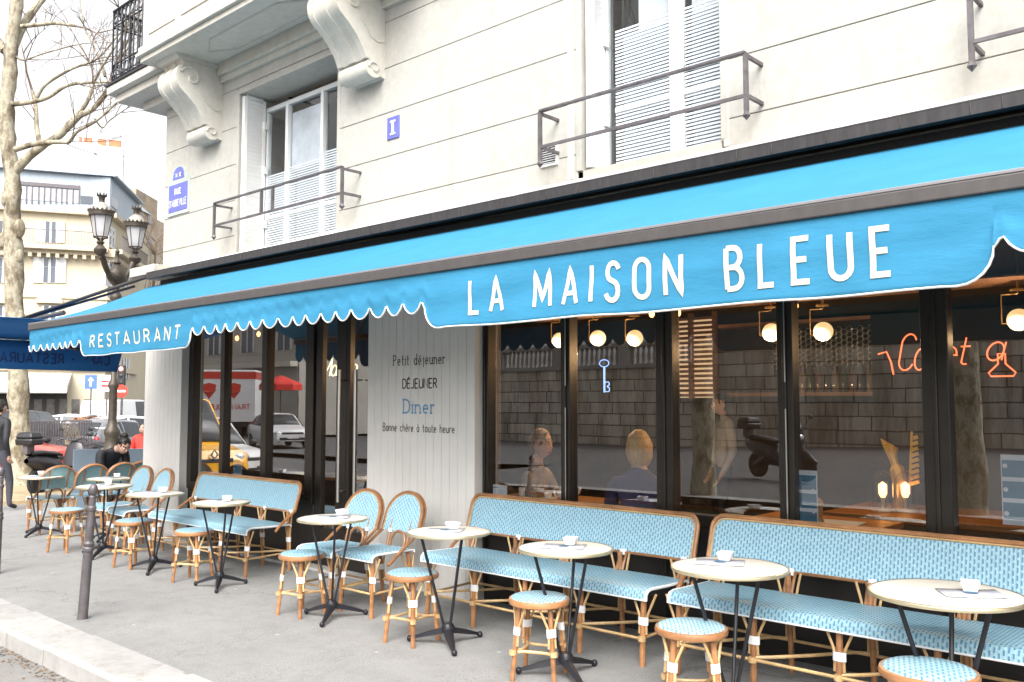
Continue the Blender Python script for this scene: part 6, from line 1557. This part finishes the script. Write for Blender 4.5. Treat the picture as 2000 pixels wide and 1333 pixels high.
# walker on the left, bent woman on the terrace, person in red
hd = at(1, 797, 14.6); person('man in a black jacket walking away at the left edge of the picture', stand(hd, (-.5, .85, 0), zg(hd.x), .17), (-.5, .85, 0), CBLK, CJEAN, HAIRD)
f = Vector((_rt.x, _rt.y, 0)) * .8 - Vector((_fw.x, _fw.y, 0)) * .55
J = sit(238, 882, 12.2, tuple(f), 1.0); f.normalize(); zv = Vector((0, 0, 1)); hd = at(241, 870, 12.2); sdv = f.cross(zv)
J['head'] = hd; J['neck'] = hd - f * .12 - zv * .04; J['chest'] = J['neck'] - f * .17 - zv * .06; J['spine'] = J['chest'] - f * .14 - zv * .17; J['pelvis'] = J['spine'] - f * .06 - zv * .2
for k, sg in (('l', -1), ('r', 1)): J['s' + k] = J['chest'] + sdv * (.19 * sg) + f * .04; J['e' + k] = J['s' + k] - zv * .27 + f * .04; J['w' + k] = J['e' + k] + f * .22 - zv * .04; J['h' + k] = J['w' + k] + f * .07; J['p' + k] = J['pelvis'] + sdv * (.09 * sg); J['k' + k] = J['p' + k] + f * .4; J['a' + k] = J['k' + k] - zv * .38; J['t' + k] = J['a' + k] + f * .12
person('woman with dark hair in a bun and black coat bending forward between the grey screens', J, tuple(f.normalized() + Vector((0, 0, -.75))), CBLK, CJEAN, HAIRD, 'bun')
hd = at(281, 838, 18); person('person in red clothes mostly hidden by the left pillar', stand(hd, (.5, -.5, 0), -.36), (.5, -.8, 0), CRED, CJEAN, HAIRD)

# ------------------------------------------------------------------ across the street (seen as reflections in the glass)
def block_mat(name, c):
    w = N(name); br = w.n('TexBrick'); br.offset = .37; br.offset_frequency = 2; br.squash = 1.5; br.squash_frequency = 3
    for k, v in (('Scale', 1.0), ('Mortar Size', .028), ('Brick Width', 1.25), ('Row Height', .52), ('Bias', 0.0), ('Mortar Smooth', .3)): br.inputs[k].default_value = v
    br.inputs['Color1'].default_value = (*[x * .78 for x in c], 1); br.inputs['Color2'].default_value = (*[x * 1.15 for x in c], 1); br.inputs['Mortar'].default_value = (*[x * .22 for x in c], 1)
    nz = w.n('TexNoise'); nz.inputs['Scale'].default_value = 1.3; nz.inputs['Detail'].default_value = 4; w.l(w.uv(), nz.inputs['Vector']); va2 = w.n('VectorMath', operation='MULTIPLY_ADD'); w.l(nz.outputs['Color'], va2.inputs[0]); va2.inputs[1].default_value = (.09, .07, 0); w.l(w.uv(), va2.inputs[2]); w.l(va2.outputs[0], br.inputs['Vector']); st = w.ramp(w.noise(.9, 6, .7, stretch=(2.2, 2.2, .35)), [(.36, (.5, .47, .43)), (.58, (1, 1, 1))])
    w.set(w.mix(1.0, br.outputs['Color'], st, 'MULTIPLY'), .9); w.bump(br.outputs['Fac'], -.5, .03); return w.mat
BLK = block_mat('old stone blocks', (.72, .66, .56))
t = thing('retaining_wall', 'old stained stone retaining wall with balustrade, mirrored in the right shop windows', 'wall')
YW = -23.0; mb = MB(); mb.bx(-40, -19.5, YW - 1, YW, -.6, 3.05); mb.bx(-19.5, 26, YW - 1, YW, -.6, 3.75); mb.build('masonry', BLK, t)
mb = MB(); mb.bx(-40, -19.5, YW - 1.05, YW + .14, 3.05, 3.25); mb.bx(-19.5, 26, YW - 1.05, YW + .14, 3.75, 3.98); mb.bx(-40, -19.5, YW - .55, YW, 4.05, 4.25)
for i in range(6): mb.bx(-39.5 + i * 3.9, -38.9 + i * 3.9, YW - .6, YW + .02, 3.25, 4.05)
mb.build('coping', M['kerb'], t, bevel=.02)
for i in range(70):
    x = -39.8 + i * .29
    if x > -19.7: break
    if i == 0: mb = MB(); mb.lathe([(.09, 0), (.09, .06), (.05, .1), (.10, .3), (.09, .42), (.045, .62), (.07, .7), (.09, .74), (.09, .8)], n=10); b = mb.build('baluster', M['kerb'], t); b.location = (x, YW - .27, 3.25)
    else: c = b.copy(); COL.objects.link(c); c.location = (x, YW - .27, 3.25)
sheet('square_paving', -40, 30, -22.9, -9.05, .012, M['farroad'])
t = thing('across_building', 'pale stone apartment building across the square, mirrored in the left shop window', 'building'); mb = MB()
y0 = -19.5
for k in range(24): mb.bx(-88, -44, y0 - .1, y0, -.4 + k * .6 + .015, -.4 + (k + 1) * .6 - .015)
mb.bx(-88, -44, y0 - 8, y0 - .02, -.4, 14); mb.build('wall', M['stone'], t)
for k in range(11):
    for z in (4.6, 8.2, 11.6):
        x = -86 + k * 4; mb = MB(); mb.bx(x, x + 1.3, y0, y0 + .05, z, z + 2.1); w = mb.build('window', PANE, t); mb = MB(); mb.bx(x - .1, x, y0, y0 + .09, z, z + 2.2); mb.bx(x + 1.3, x + 1.4, y0, y0 + .09, z, z + 2.2); mb.bx(x, x + 1.3, y0, y0 + .09, z + 2.1, z + 2.2); mb.bx(x + .6, x + .7, y0 + .05, y0 + .08, z, z + 2.1); mb.build('frame', SHUT, w)
mb = MB(); mb.bx(-88, -44, y0, y0 + .5, 3.6, 3.9); mb.build('cornice', M['carved'], t)
t = thing('parasol', 'red market parasol mirrored in the left shop window', 'parasol', (-36.5, -13.5, -.4)); mb = MB(); mb.lathe([(0, 3.2), (.9, 2.85), (1.0, 2.75), (1.0, 2.5)], n=8); mb.build('canopy', CRED, t, smooth=0, solid=.01); mb = MB(); mb.tube([(0, 0, 0), (0, 0, 3.25)], .03, 8); mb.build('pole', M['iron'], t)
